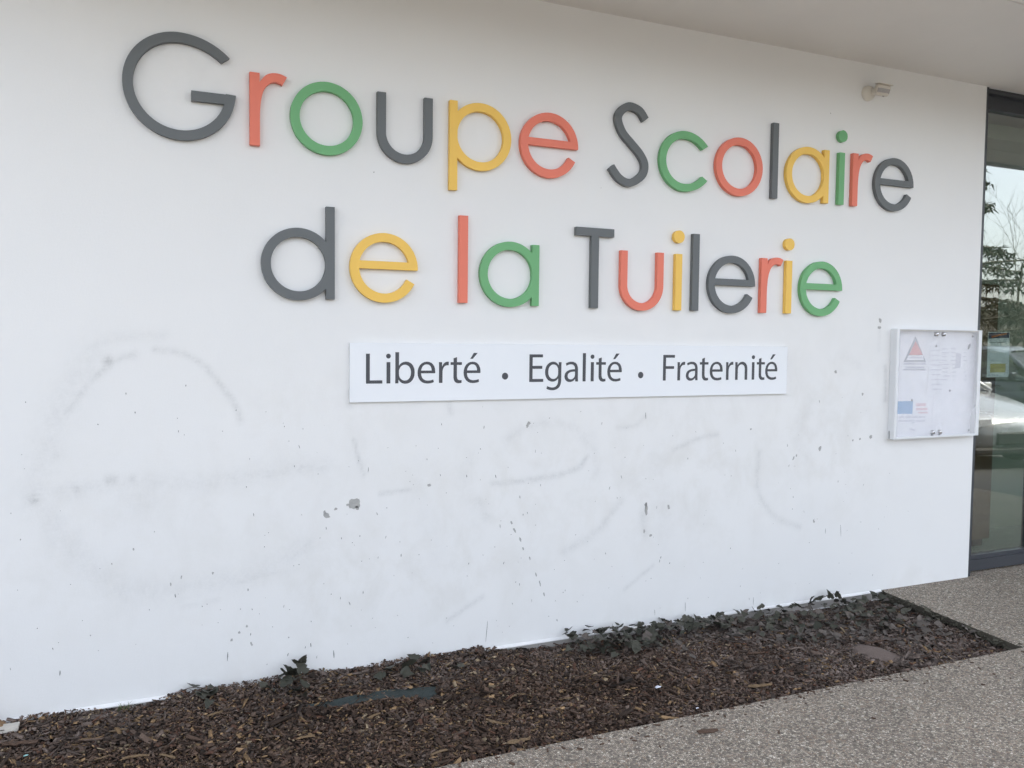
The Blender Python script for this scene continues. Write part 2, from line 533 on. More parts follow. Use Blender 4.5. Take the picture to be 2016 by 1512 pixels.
M['twig'] = plain('twig_bark', (0.085, 0.066, 0.052), 0.9, 0.3, 60.0, 0.4, 200)
M['weed'] = plain('weed_blade', (0.10, 0.13, 0.05), 0.7, 0.25, 60.0, 0.0)
M['moss'] = plain('moss_and_dirt', (0.085, 0.080, 0.060), 0.95, 0.4, 50.0, 0.8, 200)
M['timber'] = plain('weathered_timber', (0.20, 0.12, 0.06), 0.8, 0.3, 18.0, 0.2, 120)
M['pale_timber'] = plain('pale_cut_timber', (0.50, 0.47, 0.42), 0.8, 0.2, 30.0, 0.2, 120)
M['trunk'] = plain('grey_trunk', (0.085, 0.072, 0.055), 0.9, 0.3, 6.0, 0.4, 60)
M['needle'] = plain('cedar_needles', (0.022, 0.023, 0.011), 0.8, 0.4, 2.0, 0.0)
M['hill'] = plain('wooded_slope', (0.040, 0.035, 0.023), 0.95, 0.4, 0.15, 0.5, 1.2)
M['brush'] = plain('bare_winter_crowns', (0.045, 0.038, 0.026), 0.95, 0.35, 0.3, 0.0)
M['silver'] = plain('silver_car_paint', (0.55, 0.56, 0.57), 0.25, 0.03, 4.0, 0.0, metallic=0.6, coat=0.6)
M['darkblue'] = plain('dark_car_paint', (0.03, 0.035, 0.045), 0.25, 0.03, 4.0, 0.0, metallic=0.3, coat=0.6)
M['rubber'] = plain('tyre_rubber', (0.02, 0.02, 0.02), 0.85, 0.2, 20.0, 0.1)
M['plastic'] = plain('black_trim', (0.025, 0.025, 0.027), 0.6, 0.1, 20.0, 0.0)
M['lamp_lens'] = plain('lamp_lens', (0.65, 0.67, 0.70), 0.12, 0.05, 30.0, 0.0, coat=0.5)
M['tail'] = plain('tail_lens', (0.35, 0.02, 0.02), 0.2, 0.05, 30.0, 0.0)
M['scrap_white'] = plain('white_scrap', (0.60, 0.62, 0.70), 0.6, 0.1, 60.0, 0.0)
M['scrap_teal'] = plain('teal_scrap', (0.25, 0.48, 0.47), 0.6, 0.1, 60.0, 0.0)

# ------------------------------------------------------------------ ground
WALL_R, SOFFIT, EAVE, GROOVE = 4.99, 3.216, -1.335, -0.968
CAN_L = -1.2                                                           # left end of the canopy
BED_F, BED_C0, BED_C1, BED_L = -1.012, 4.085, 4.20, -3.2       # bed: front edge, right end at the front / at the wall, left end

g = MB()
g.add([(-900, -900, -0.16), (900, -900, -0.16), (900, 900, -0.16), (-900, 900, -0.16)], [(0, 1, 2, 3)])
tag(g.build('ground', M['grass']), kind='structure')
a = MB()
a.add([(-60, -34, -0.10), (60, -34, -0.10), (60, 0.0, -0.10), (-60, 0.0, -0.10)], [(0, 1, 2, 3)])
tag(a.build('car_park', M['asphalt']), kind='structure')

p = MB()
P0 = [(-14, -6.5), (8.2, -6.5), (8.2, 0.6), (WALL_R, 0.6), (WALL_R, -0.001), (BED_C1, -0.001), (BED_C0, BED_F), (BED_L, BED_F), (BED_L, -0.001), (-14, -0.001)]
pv, pt = union2d([(P0, [])])
p.add([(x, y, 0.0) for x, y in pv], [f if area2([pv[i] for i in f]) > 0 else f[::-1] for f in pt])
pav = tag(p.build('pavement', M['pave']), kind='structure')
e = MB()
for i in range(len(P0)):
    (x0, y0), (x1, y1) = P0[i], P0[(i + 1) % len(P0)]
    e.add([(x0, y0, -0.12), (x1, y1, -0.12), (x1, y1, -0.0005), (x0, y0, -0.0005)], [(0, 1, 2, 3)])
e.build('slab_edge', M['pave_edge'], pav)

# mossy dirt gathered along the cut edge at the end of the bed
ms = MB()
nseg = 46
for i in range(nseg):
    t0 = i / nseg
    x = BED_C0 + (BED_C1 - BED_C0) * t0; y = BED_F * (1 - t0)
    for j in range(9):
        s = random.uniform(0.006, 0.022)
        c = Vector((x + random.uniform(-0.026, 0.016) + 0.010 * math.sin(i * .9), y + random.uniform(-0.012, 0.012), random.uniform(-0.040, 0.003)))
        pts = [c + Vector((random.uniform(-s, s), random.uniform(-s, s), random.uniform(-s * .5, s * .5))) for _ in range(4)]
        ms.add(pts, [(0, 1, 2), (0, 2, 3), (0, 3, 1), (1, 3, 2)])
tag(ms.build('moss', M['moss']), label='dark moss and dirt along the slab edge at the end of the mulch bed', cat='moss', kind='stuff')


# ------------------------------------------------------------------ planting bed and mulch
def sstep(a, b, x):
    t = np.clip((x - a) / (b - a), 0, 1); return t * t * (3 - 2 * t)


def bed_z(x, y):
    x = np.asarray(x, float); v = -np.asarray(y, float)
    near = np.interp(x, [-3.2, -0.9, -0.45, -0.02, 0.10, 0.35, 1.10, 1.45, 1.65, 2.1, 3.2, 4.2],
                     [-0.02, -0.012, -0.004, -0.020, 0.004, 0.010, 0.012, 0.006, -0.030, -0.046, -0.052, -0.050])
    s = sstep(0.02, 0.38, v)
    z = near * (1 - s) - 0.028 * s
    z = z - 0.018 * sstep(3.0, 4.1, x)
    return z + 0.007 * np.sin(x * 5.1 + v * 3.0) * np.sin(v * 7.3 + x * 1.7) + 0.004 * np.sin(x * 13.0 - v * 11.0)


nx, ny = 150, 26
xs = np.linspace(BED_L, 4.2, nx); vs_ = np.linspace(0, 1, ny)
bv, bf = [], []
for i, x in enumerate(xs):
    for j, t in enumerate(vs_):
        y = BED_F * t - 0.0015
        xx = x if i < nx - 1 else BED_C1 + (BED_C0 - BED_C1) * t
        xx = min(xx, BED_C1 + (BED_C0 - BED_C1) * t)
        bv.append((xx, y, float(bed_z(xx, y)) - 0.012))
for i in range(nx - 1):
    for j in range(ny - 1):
        bf.append((i * ny + j, i * ny + j + 1, (i + 1) * ny + j + 1, (i + 1) * ny + j))
b_ = MB(); b_.add(bv, bf, True)
tag(b_.build('planting_bed', M['soil']), kind='structure')


def chips(n, x0, x1, name, around=None, spread=0.03, lift=0.0):
    if around is None:
        X = RNG.uniform(x0, x1, n); T = RNG.uniform(0.0, 1.0, n)
    else:                                   # drifts heaped round given spots
        pk = np.array(around)[RNG.integers(0, len(around), n)] + RNG.normal(0, spread, (n, 2)) * np.array([1.0, 0.5])
        X, T = pk[:, 0], np.clip(pk[:, 1] / BED_F, 0, 1)
    Y = BED_F * T
    keep = X < (BED_C1 + (BED_C0 - BED_C1) * T) - 0.012
    X, Y, T = X[keep], Y[keep], T[keep]; n = len(X)
    big = RNG.random(n)
    Ln = np.where(big < 0.035, RNG.uniform(0.030, 0.080, n), np.where(big < 0.66, RNG.uniform(0.003, 0.011, n), RNG.uniform(0.010, 0.032, n)))
    Wd = np.minimum(Ln * np.where(big < 0.025, RNG.uniform(0.05, 0.12, n), RNG.uniform(0.2, 0.75, n)), 0.017)
    Th = RNG.uniform(0.0012, 0.0045, n)
    clump = np.sin(X * 4.7 + Y * 3.3 + .4) * np.sin(Y * 8.1 - X * 3.1) + 0.5 * np.sin(X * 11.3 + Y * 14.0)
    Ln = Ln * np.clip(1.0 + 0.40 * clump, 0.5, 1.6); Wd = Wd * np.clip(1.0 + 0.30 * clump, 0.6, 1.5)
    Z = bed_z(X, Y) + RNG.uniform(-0.012, 0.010, n) + lift
    yaw = RNG.uniform(0, 2 * math.pi, n); pit = RNG.normal(0, 0.32, n); rol = RNG.normal(0, 0.45, n)
    Y = np.minimum(Y, -0.004 - 0.3 * Ln)
    Y = np.maximum(Y, BED_F + 0.006 + 0.25 * Ln)
    base = np.array([(-1, -1, -1), (1, -1, -1), (1, 1, -1), (-1, 1, -1), (-1, -1, 1), (1, -1, 1), (1, 1, 1), (-1, 1, 1)], float)
    V = np.repeat(base[None], n, 0)
    V = V * (1 + RNG.uniform(-0.45, 0.25, (n, 8, 3)) * np.array([0.7, 1.0, 0.4]))
    V[:, :, 0] *= Ln[:, None] / 2; V[:, :, 1] *= Wd[:, None] / 2; V[:, :, 2] *= Th[:, None] / 2
    V[:, :, 2] += (V[:, :, 0] ** 2 / (Ln[:, None])) * RNG.uniform(-0.5, 0.5, (n, 1))
    cr, sr = np.cos(rol)[:, None], np.sin(rol)[:, None]
    y1 = V[:, :, 1] * cr - V[:, :, 2] * sr; z1 = V[:, :, 1] * sr + V[:, :, 2] * cr
    cp, sp = np.cos(pit)[:, None], np.sin(pit)[:, None]
    x2 = V[:, :, 0] * cp + z1 * sp; z2 = -V[:, :, 0] * sp + z1 * cp
    cw, sw = np.cos(yaw)[:, None], np.sin(yaw)[:, None]
    W = np.stack([x2 * cw - y1 * sw + X[:, None], x2 * sw + y1 * cw + Y[:, None], z2 + Z[:, None]], -1)
    W[:, :, 1] = np.clip(W[:, :, 1], BED_F + 0.002, -0.0025)
    F = np.array([(0, 3, 2, 1), (4, 5, 6, 7), (0, 1, 5, 4), (1, 2, 6, 5), (2, 3, 7, 6), (3, 0, 4, 7)])
    FF = (F[None] + (np.arange(n) * 8)[:, None, None]).reshape(-1, 4)
    me = bpy.data.meshes.new(name)
    me.vertices.add(n * 8); me.vertices.foreach_set('co', W.reshape(-1))
    me.loops.add(FF.size); me.loops.foreach_set('vertex_index', FF.reshape(-1).astype(np.int32))
    me.polygons.add(len(FF)); me.polygons.foreach_set('loop_start', np.arange(0, FF.size, 4, dtype=np.int32))
    me.update(calc_edges=True)
    # colour of each chip: wet red-brown, weathered grey-brown towards the right end and the wall, some pale fresh wood
    patch = np.sin(X * 6.3 + Y * 4.1 + 1.0) * np.sin(Y * 9.7 - X * 2.3) + 0.6 * np.sin(X * 15.1 - Y * 12.0) * np.sin(X * 4.4 + Y * 19.0)
    dry = np.clip(sstep(1.7, 3.4, X) * 0.75 + sstep(0.5, 0.0, -Y) * 0.55 + 0.18 * patch + RNG.normal(0, 0.25, n), 0, 1)
    wet = np.array([0.082, 0.053, 0.038]) * RNG.uniform(0.22, 1.9, (n, 1))
    gry = np.array([0.178, 0.142, 0.124]) * RNG.uniform(0.25, 1.6, (n, 1))
    col = (wet * (1 - dry[:, None]) + gry * dry[:, None]) * (1 - 0.28 * np.clip(clump, -1, 1))[:, None]
    u = RNG.random(n); pale = u < 0.045 + 0.06 * np.clip(patch, 0, 1) + 0.07 * sstep(2.4, 0.4, X)
    tan = np.array([0.30, 0.195, 0.104]) * RNG.uniform(0.45, 1.35, (n, 1)) * np.where(RNG.random((n, 1)) < .3, np.array([[1.1, 1.3, 1.6]]), 1.0)
    col = np.where(pale[:, None], tan, col)
    red = (u > 0.94); col = np.where(red[:, None], np.array([0.115, 0.060, 0.040]) * RNG.uniform(0.6, 1.3, (n, 1)), col)
    at = me.attributes.new('tint', 'FLOAT_COLOR', 'FACE')
    cc = np.ones((n, 6, 4)); cc[:, :, :3] = col[:, None, :]
    at.data.foreach_set('color', cc.reshape(-1))
    me.materials.append(M['mulch'])
    return link(name, me)


tag(chips(120000, -0.9, 4.19, 'mulch'), label='brown bark mulch covering the bed along the foot of the wall', cat='mulch', kind='stuff')


# ------------------------------------------------------------------ school building: rendered wall
bld = empty('school_building', (0, 0, 0))
tag(bld, 'white rendered school building with overhanging canopy and dark framed glazing', 'building')

gx0, gx1, gz1, st = -0.75, WALL_R, SOFFIT, 0.0125
nxg, nzg = int(round((gx1 - gx0) / st)), int(round(gz1 / st))
GX = np.linspace(gx0, gx1, nxg + 1); GZ = np.linspace(0.0, gz1, nzg + 1)
XX, ZZ = np.meshgrid(GX, GZ, indexing='ij')
grime = np.zeros_like(XX)


def stroke(pts, wpx, s, soft=1.6):
    """scrubbed mark following photo points, width in photo pixels"""
    global grime
    q = [onwall(*p) for p in spline(pts, 5)] if len(pts) > 2 else [onwall(*p) for p in pts]
    w = wpx * 0.00265
    best = np.full_like(XX, 1e9)
    for (x0, z0), (x1, z1) in zip(q[:-1], q[1:]):
        dx, dz = x1 - x0, z1 - z0; L = dx * dx + dz * dz + 1e-12
        t = np.clip(((XX - x0) * dx + (ZZ - z0) * dz) / L, 0, 1)
        best = np.minimum(best, np.hypot(XX - x0 - t * dx, ZZ - z0 - t * dz))
    grime = np.maximum(grime, s * np.exp(-(best / (w * 0.62)) ** soft))


stroke([(130, 815), (150, 785), (190, 740), (230, 710), (268, 697)], 10, .34)
stroke([(305, 688), (345, 692), (378, 704), (410, 728), (440, 765), (465, 800), (472, 830)], 8, .36)
stroke([(175, 685), (230, 665), (320, 660)], 16, .16)
stroke([(180, 700), (118, 800), (85, 900), (68, 985)], 42, .17)
stroke([(80, 1000), (140, 1080), (210, 1140), (290, 1165), (400, 1150), (500, 1130), (600, 1080)], 38, .18)
stroke([(360, 1195), (430, 1180)], 9, .16); stroke([(470, 1148), (540, 1128)], 8, .28); stroke([(575, 1098), (610, 1066)], 9, .26)
stroke([(60, 988), (150, 965), (260, 950), (400, 950), (560, 925), (640, 918)], 26, .18)
stroke([(520, 940), (600, 922)], 6, .22)
for (px, py, r, s) in ((65, 983, 9, .9), (150, 962, 8, .6), (218, 947, 9, .75), (258, 944, 7, .5), (214, 712, 8, .85), (110, 890, 16, .25), (275, 975, 40, .14)):
    stroke([(px, py), (px + 1, py)], r * 1.6, s)
stroke([(697, 865), (705, 900), (715, 935)], 5, .45); stroke([(590, 918), (640, 923)], 8, .28)
stroke([(750, 972), (805, 965)], 6, .42)
stroke([(970, 952), (1040, 945), (1100, 935), (1140, 920), (1155, 900)], 9, .40)
stroke([(1000, 865), (1040, 840), (1090, 832), (1140, 850), (1160, 880)], 16, .18)
stroke([(1215, 842), (1250, 838), (1268, 822)], 7, .26); stroke([(1325, 885), (1380, 862), (1412, 855)], 8, .34)
stroke([(1495, 890), (1490, 950), (1500, 985), (1530, 1020), (1575, 1038)], 11, .30)
stroke([(1110, 1085), (1150, 1064), (1180, 1040), (1222, 988)], 14, .26); stroke([(1230, 1160), (1260, 1135), (1286, 1113)], 6, .32)
stroke([(880, 1222), (920, 1195), (950, 1175)], 7, .34); stroke([(940, 985), (960, 1020)], 16, .22)
stroke([(930, 900), (915, 960), (950, 1010)], 24, .13); stroke([(1165, 860), (1175, 930)], 20, .13)
stroke([(1265, 1010), (1270, 1055)], 14, .24); stroke([(1600, 790), (1570, 860), (1590, 900)], 26, .12); stroke([(1660, 700), (1690, 720)], 20, .14)
stroke([(1743, 722), (1743, 790)], 9, .5); stroke([(1732, 640), (1730, 690)], 6, .22); stroke([(685, 775), (690, 800)], 8, .4); stroke([(884, 796), (888, 812)], 10, .28)
stroke([(820, 960), (860, 1100)], 30, .07); stroke([(1300, 900), (1310, 1100)], 40, .07)

soil = np.zeros_like(XX)
for (px, py, rx, rz, s) in ((430, 1000, 1.0, .35, .35), (1050, 960, .9, .45, .5), (1350, 920, .8, .5, .6), (1620, 850, .6, .5, .6), (800, 1130, 1.0, .35, .6), (200, 1100, .7, .4, .35), (640, 850, .5, .35, .4)):
    cx, cz = onwall(px, py)
    soil = np.maximum(soil, s * np.exp(-(((XX - cx) / rx) ** 2 + ((ZZ - cz) / rz) ** 2)))
# weathered foot of the wall: splashed dirt with a ragged upper edge
soil = np.maximum(soil, 0.4 * np.exp(-(ZZ / (0.10 + 0.05 * np.sin(XX * 6.1) + 0.03 * np.sin(XX * 17.0))) ** 2))

wv = np.stack([XX, np.zeros_like(XX), ZZ], -1).reshape(-1, 3)
idx = np.arange((nxg + 1) * (nzg + 1)).reshape(nxg + 1, nzg + 1)
wf = np.stack([idx[:-1, :-1], idx[1:, :-1], idx[1:, 1:], idx[:-1, 1:]], -1).reshape(-1, 4)
me = bpy.data.meshes.new('wall')
extra = [(-14, 0, 0), (gx0, 0, 0), (gx0, 0, SOFFIT), (-14, 0, SOFFIT), (WALL_R, 0, 0), (WALL_R, 0.30, 0), (WALL_R, 0.30, SOFFIT), (WALL_R, 0, SOFFIT)]
nb = len(wv)
allv = np.concatenate([wv, np.array(extra, float)])
allf = np.concatenate([wf, np.array([(nb, nb + 1, nb + 2, nb + 3), (nb + 4, nb + 5, nb + 6, nb + 7)])])
me.vertices.add(len(allv)); me.vertices.foreach_set('co', allv.reshape(-1))
me.loops.add(allf.size); me.loops.foreach_set('vertex_index', allf.reshape(-1).astype(np.int32))
me.polygons.add(len(allf)); me.polygons.foreach_set('loop_start', np.arange(0, allf.size, 4, dtype=np.int32))
me.update(calc_edges=True)
for nm, arr in (('grime', grime), ('soiling', soil)):
    at = me.attributes.new(nm, 'FLOAT', 'POINT')
    at.data.foreach_set('value', np.concatenate([arr.reshape(-1), np.zeros(len(extra))]))
me.materials.append(M['wall'])
wall = link('wall', me, bld)
wall['label'] = 'white wall with scrubbed-off graffiti traces, scuffs and chipped paint'


# chipped paint: each a ragged flake, half a millimetre proud
def ragged(cx, cz, w, h_, tilt=0.0, n=16, rough=0.42):
    pts = []
    for k in range(n):
        an = 2 * math.pi * k / n
        r = 1 - rough * random.random()
        x, z = w / 2 * r * math.cos(an), h_ / 2 * r * math.sin(an)
        pts.append((cx + x * math.cos(tilt) - z * math.sin(tilt), cz + x * math.sin(tilt) + z * math.cos(tilt)))
    return pts


CH = [(697, 992, 26, 22, 0), (685, 994, 8, 5, 0), (703, 1000, 8, 9, .4), (643, 1015, 15, 10, -.7), (639, 1009, 6, 8, 0), (661, 1002, 7, 6, .5), (1041, 833, 7, 7, 0), (1038, 838, 5, 9, 0), (845, 955, 8, 6, 0),
      (1272, 1002, 7, 26, 0), (1271, 993, 5, 9, 0), (1614, 883, 6, 12, -.35), (1714, 860, 6, 8, 0), (1733, 631, 6, 11, .2), (1731, 645, 8, 7, 0), (1645, 732, 5, 8, 0), (1478, 845, 4, 4, 0), (1316, 998, 5, 10, .4),
      (1693, 864, 4, 5, .5), (1679, 867, 3, 5, 0), (1698, 776, 4, 7, 0), (1268, 1046, 4, 9, 0), (1281, 1054, 6, 6, 0), (1602, 1026, 4, 8, .4), (1568, 897, 3, 6, 0), (1562, 902, 2, 9, -.5),
      (1007, 1029, 4, 8, .5), (1013, 1044, 4, 13, .6), (1024, 1062, 4, 11, .3), (1030, 1080, 3, 8, .3), (1043, 1099, 3, 8, .2), (1055, 1131, 3, 10, .4), (1063, 1149, 3, 12, .3), (1071, 1170, 3, 9, .4),
      (263, 1081, 4, 6, 0), (220, 1110, 3, 4, 0), (357, 1136, 2, 8, -.2), (495, 1268, 4, 10, .3), (471, 1245, 5, 5, .3), (486, 1233, 4, 6, .3), (456, 1260, 5, 7, 0), (336, 1150, 3, 9, .1), (419, 1128, 4, 6, 0)]
for (px, py, w, h_, tl) in CH:
    x, z = onwall(px, py); x1, _ = onwall(px + 1, py); _, z1 = onwall(px, py - 1)
    sx, sz = x1 - x, z1 - z
    m_ = slab([(ragged(0, 0, max(w, 3) * sx * 1.15, h_ * sz * 1.1, tl), [])], 0.0)
    m_.build('paint_chip', M['chip'], wall, (x, -0.0006, z))
# tiny splashes and scratches, too many to count
sp = MB()
def dash(px, py, wpx, hpx, tilt=0.0):
    x, z = onwall(px, py); k = 0.0026
    pts = ragged(x, z, wpx * k, hpx * k, tilt, 6, 0.35)
    sp.add([(a_, -0.0007 - random.random() * 0.0003, b2) for a_, b2 in pts], [tuple(range(6))])
for _ in range(430):
    px = random.uniform(20, 1790); py = 760 + 560 * random.random() ** 0.75
    if py > 1400 - 0.1496 * (px - 77) - 12: continue
    if 690 < px < 1550 and py < 800: continue
    if random.random() > 0.35 + 0.65 * (px > 480): continue
    s = random.random()
    dash(px, py, random.uniform(1.0, 2.4), random.uniform(1.2, 3.2) if s < .75 else random.uniform(4, 9), random.uniform(-.35, .35))
for (px, py, w, h_) in ((958, 1244, 1.6, 52), (1205, 1232, 1.4, 14), (1349, 1195, 1.6, 26), (1483, 1183, 1.8, 24), (118, 1325, 2.2, 10), (448, 1292, 2, 22), (612, 1270, 2.5, 9), (657, 1288, 2.5, 20), (1289, 1205, 1.5, 16), (725, 925, 1.5, 12),
                        (1271, 818, 2, 18), (736, 339, 2.4, 3), (1635, 223, 2.4, 3), (1183, 370, 2, 2), (1120, 238, 2, 2), (366, 759, 2, 4), (248, 775, 2, 5), (266, 812, 2, 4), (1655, 1045, 1.6, 40), (1625, 1045, 1.4, 20)):
    dash(px, py, w, h_, random.uniform(-.12, .12))
tag(sp.build('dirt_speck', M['speck'], wall), kind='stuff')

# base profile: bright lip, dull upstand with screws, thin lower lip
fl = empty('base_flashing', (0, 0, 0), 0, bld)
MB().add([(-3.2, -0.0005, 0.0065), (BED_C1, -0.0005, 0.0065), (BED_C1, -0.016, -0.003), (-3.2, -0.016, -0.003), (-3.2, -0.0005, -0.007), (BED_C1, -0.0005, -0.007), (BED_C1, -0.016, -0.007), (-3.2, -0.016, -0.007)],
         [(3, 2, 1, 0), (7, 6, 2, 3), (4, 5, 6, 7), (1, 2, 6, 5), (0, 4, 7, 3)]).build('lip', M['alu'], fl)
MB().box((-3.2, -0.006, -0.052), (BED_C1, -0.0005, -0.0075)).build('upstand', M['alu_dull'], fl)
MB().box((-3.2, -0.014, -0.055), (BED_C1, -0.0005, -0.0525)).build('lower_lip', M['alu'], fl)
MB().box((-3.2, -0.003, -0.16), (BED_C1, 0.2, -0.0555)).build('plinth', M['pave_edge'], fl)
for k in range(8):
    x = 1.83 + 0.335 * k
    MB().lathe([(0.0, 0.0025), (0.0035, 0.002), (0.005, 0.0)], 10, Matrix.Translation((x, -0.006, -0.022)) @ Matrix.Rotation(math.pi / 2, 4, 'X')).build('screw', M['chrome'], fl)

# canopy
cn = empty('canopy', (0, 0, SOFFIT), 0, bld)
z0 = 0.0
MB().box((CAN_L, GROOVE + 0.003, z0), (14, 0.0, z0 + 0.02)).build('soffit_panel', M['soffit'], cn)
MB().box((CAN_L, EAVE + 0.02, z0), (14, GROOVE - 0.003, z0 + 0.02)).build('soffit_panel', M['soffit'], cn)
MB().box((CAN_L, EAVE, z0 - 0.03), (14, EAVE + 0.0195, z0 + 0.34)).build('fascia', M['alu_white'], cn)
MB().box((CAN_L, EAVE + 0.02, z0 + 0.021), (14, -0.0005, z0 + 0.33)).build('roof_slab', M['soffit'], cn)
# rest of the building behind the facade
sh = MB()
sh.box((-14, 9.0, 0), (14, 9.2, SOFFIT + 0.3)).box((-14.2, 0.0, 0), (-14, 9.2, SOFFIT + 0.3)).box((14, -0.0, 0), (14.2, 9.2, SOFFIT + 0.3))
sh.box((-14.2, 0.0, SOFFIT + 0.001), (14.2, 0.3, SOFFIT + 0.34)).box((-14.2, 0.3005, SOFFIT + 0.05), (14.2, 9.2, SOFFIT + 0.34)).box((8.0, 0.0, 0), (14, 0.2, SOFFIT - 0.001))
sh.build('outer_wall', M['wall'], bld)

# glazing
GY = 0.10                       # glass plane behind the wall face
gz = empty('glazed_entrance', (0, 0, 0), 0, bld)
FY0, FY1 = 0.07, 0.14
HEAD0, HEAD1 = 3.103, SOFFIT - 0.001
MUL = [(5.705, 5.765), (6.50, 6.56), (7.94, 7.999)]
MB().box((WALL_R + 0.001, 0.006, 0.002), (WALL_R + 0.030, FY1, HEAD1)).build('jamb', M['frame'], gz)
MB().box((WALL_R + 0.0305, FY0, HEAD0 + 0.002), (7.939, FY1, HEAD1)).build('head_rail', M['frame'], gz)
MB().box((WALL_R + 0.0305, 0.02, SOFFIT - 0.03), (7.939, FY0 - 0.0005, HEAD1)).build('head_trim', M['frame'], gz)
sr = MB().box((WALL_R + 0.0305, FY0 - 0.006, 0.012), (7.939, FY1, 0.085))
sr.box((WALL_R + 0.0305, FY0 + 0.012, 0.0855), (7.939, FY1, 0.112))
sr.build('sill_rail', M['frame'], gz)
for (x0, x1) in MUL:
    MB().box((x0, FY0, 0.1125), (x1, FY1, HEAD0 + 0.0015)).build('mullion', M['frame'], gz)
for (x0, x1) in ((WALL_R + 0.031, 5.704), (5.766, 6.499), (6.561, 7.939)):
    MB().box((x0, GY, 0.1125), (x1, GY + 0.006, HEAD0 + 0.0015)).build('pane', M['glass'], gz)
# entrance hall behind the glass
hl = empty('entrance_hall', (0, 0, 0), 0, bld)
MB().box((WALL_R + 0.001, 0.301, -0.05), (8.0, 4.2, 0.004)).build('hall_floor', M['int_floor'], hl)
MB().box((WALL_R + 0.001, FY1 + 0.001, -0.05), (8.0, 0.3, 0.004)).build('threshold', M['int_floor'], hl)
MB().box((WALL_R - 0.12, 0.301, 0.0), (WALL_R - 0.02, 4.2, 3.2)).box((WALL_R - 0.02, 4.2, 0.0), (8.0, 4.3, 3.2)).box((5.97, 0.95, 0.005), (8.0, 1.05, 3.19)).build('inner_wall', M['int_wall'], hl)
MB().box((WALL_R - 0.1, 0.301, 3.0), (8.0, 4.2, 3.1)).build('ceiling', M['int_wall'], hl)
cb = empty('cupboard', (5.0, 0.52, 0.005))
tag(cb, 'tall dark brown cupboard standing just inside the glass beside the wall', 'cupboard')
MB().bevbox((0.02, 0.02, 0.06), (0.895, 0.40, 2.0), 0.004).build('carcass', M['cupboard'], cb)
MB().bevbox((0.022, 0.0, 0.065), (0.456, 0.019, 1.995), 0.003).build('door', M['cupboard'], cb)
MB().bevbox((0.459, 0.0, 0.065), (0.893, 0.019, 1.995), 0.003).build('door', M['cupboard'], cb)
MB().box((0.03, 0.05, 0.0), (0.88, 0.38, 0.0595)).build('plinth', M['plastic'], cb)
MB().tube([(0.43, -0.02, 0.95), (0.43, -0.02, 1.1)], 0.006, 8).build('handle', M['chrome'], cb)

# ------------------------------------------------------------------ the big letters
XH, OS, SW, RB = 0.302, 0.0085, 0.040, 0.1595          # x-height, overshoot, stroke, bowl radius
CZ = XH / 2
RI = RB - SW


def L_rect(w, h_): return [(rect(0, 0, w, h_), [])]


def L_o(): return [(disc(RB, CZ, RB), [disc(RB, CZ, RI)])]


def L_u(w=0.2635):
    r = w / 2; c = r - OS
    o = [(0, XH)] + arc(r, c, r, r, 180, 360, 40) + [(w, XH), (w - SW, XH)] + arc(r, c, r - SW, r - SW, 360, 180, 40) + [(SW, XH)]
    return [(o, [])]


def L_e():
    zb, zt = 0.145, 0.181
    a_b = math.degrees(math.asin((zb - CZ) / RB)); i_b = math.degrees(math.asin((zb - CZ) / RI)); i_t = math.degrees(math.asin((zt - CZ) / RI))
    te = 334
    o = arc(RB, CZ, RB, RB, a_b, te, 80) + arc(RB, CZ, RI - .002, RI - .002, te + 1, 180 - i_b, 50)
    hole = arc(RB, CZ, RI, RI, i_t, 180 - i_t, 40)
    return [(o, [hole])]


def polar(cx, cz, r, a0, a1, flare, n=90):
    """open ring whose ends flare outwards a little"""
    out, inn = [], []
    for i in range(n + 1):
        t = i / n; an = a0 + (a1 - a0) * t
        k = 0.0
        if an < 90: k = ((90 - an) / (90 - a0)) ** 2 * flare[0]
        if an > 270 and flare[1]: k = ((an - 270) / (a1 - 270)) ** 2 * flare[1]
        c_, s_ = math.cos(math.radians(an)), math.sin(math.radians(an))
        out.append((cx + (r + k) * c_, cz + (r + k) * s_)); inn.append((cx + (r + k - SW) * c_, cz + (r + k - SW) * s_))
    return out + inn[::-1]


def L_c(): return [(polar(RB, CZ, RB, 32, 328, (0.0145, 0.0145)), [])]


def L_G():
    r = 0.2195; cx, cz = 0.2205, 0.2095
    zt, zb = 0.1985, 0.1575
    ar = math.degrees(math.asin((zt - cz) / r))
    ab = math.degrees(math.asin((zb - cz) / r))
    sh_ = [(polar(cx, cz, r, 36, 360 + ar, (0.021, 0.0)), [])]
    sh_.append(([(0.262, zb)] + arc(cx, cz, r - 0.0002, r - 0.0002, ab, ar, 8) + [(0.262, zt)], []))
    return sh_


def L_bowl_stem(stem_left, z0_, z1_, w=0.316, sw=0.0385):
    if stem_left:
        cx = w - RB
        out_ = [(max(x, 0.0), z) for x, z in disc(cx, CZ, RB)]
        return [(out_, [disc(cx, CZ, RI)]), (rect(0, z0_, sw, z1_), [])]
    cx = RB
    out_ = [(min(x, w), z) for x, z in disc(cx, CZ, RB)]
    return [(out_, [disc(cx, CZ, RI)]), (rect(w - sw, z0_, w, z1_), [])]


def L_r():
    outer = spline([(0.030, 0.250), (0.0445, 0.275), (0.066, 0.301), (0.090, 0.313), (0.115, 0.3155), (0.136, 0.312), (0.1560, 0.304)], 6)
    inner = spline([(0.1370, 0.2685), (0.122, 0.275), (0.106, 0.2775), (0.088, 0.272), (0.070, 0.256), (0.056, 0.230), (0.0475, 0.195), (0.0430, 0.155), (0.0415, 0.115)], 6)
    o = [(0.020, 0.110)] + outer + inner
    return [(rect(0, 0, 0.0415, XH + 0.006), []), (o[::-1], [])]


def L_T(): return [(rect(0, 0.367, 0.222, 0.409), []), (rect(0.0895, 0, 0.1325, 0.3675), [])]


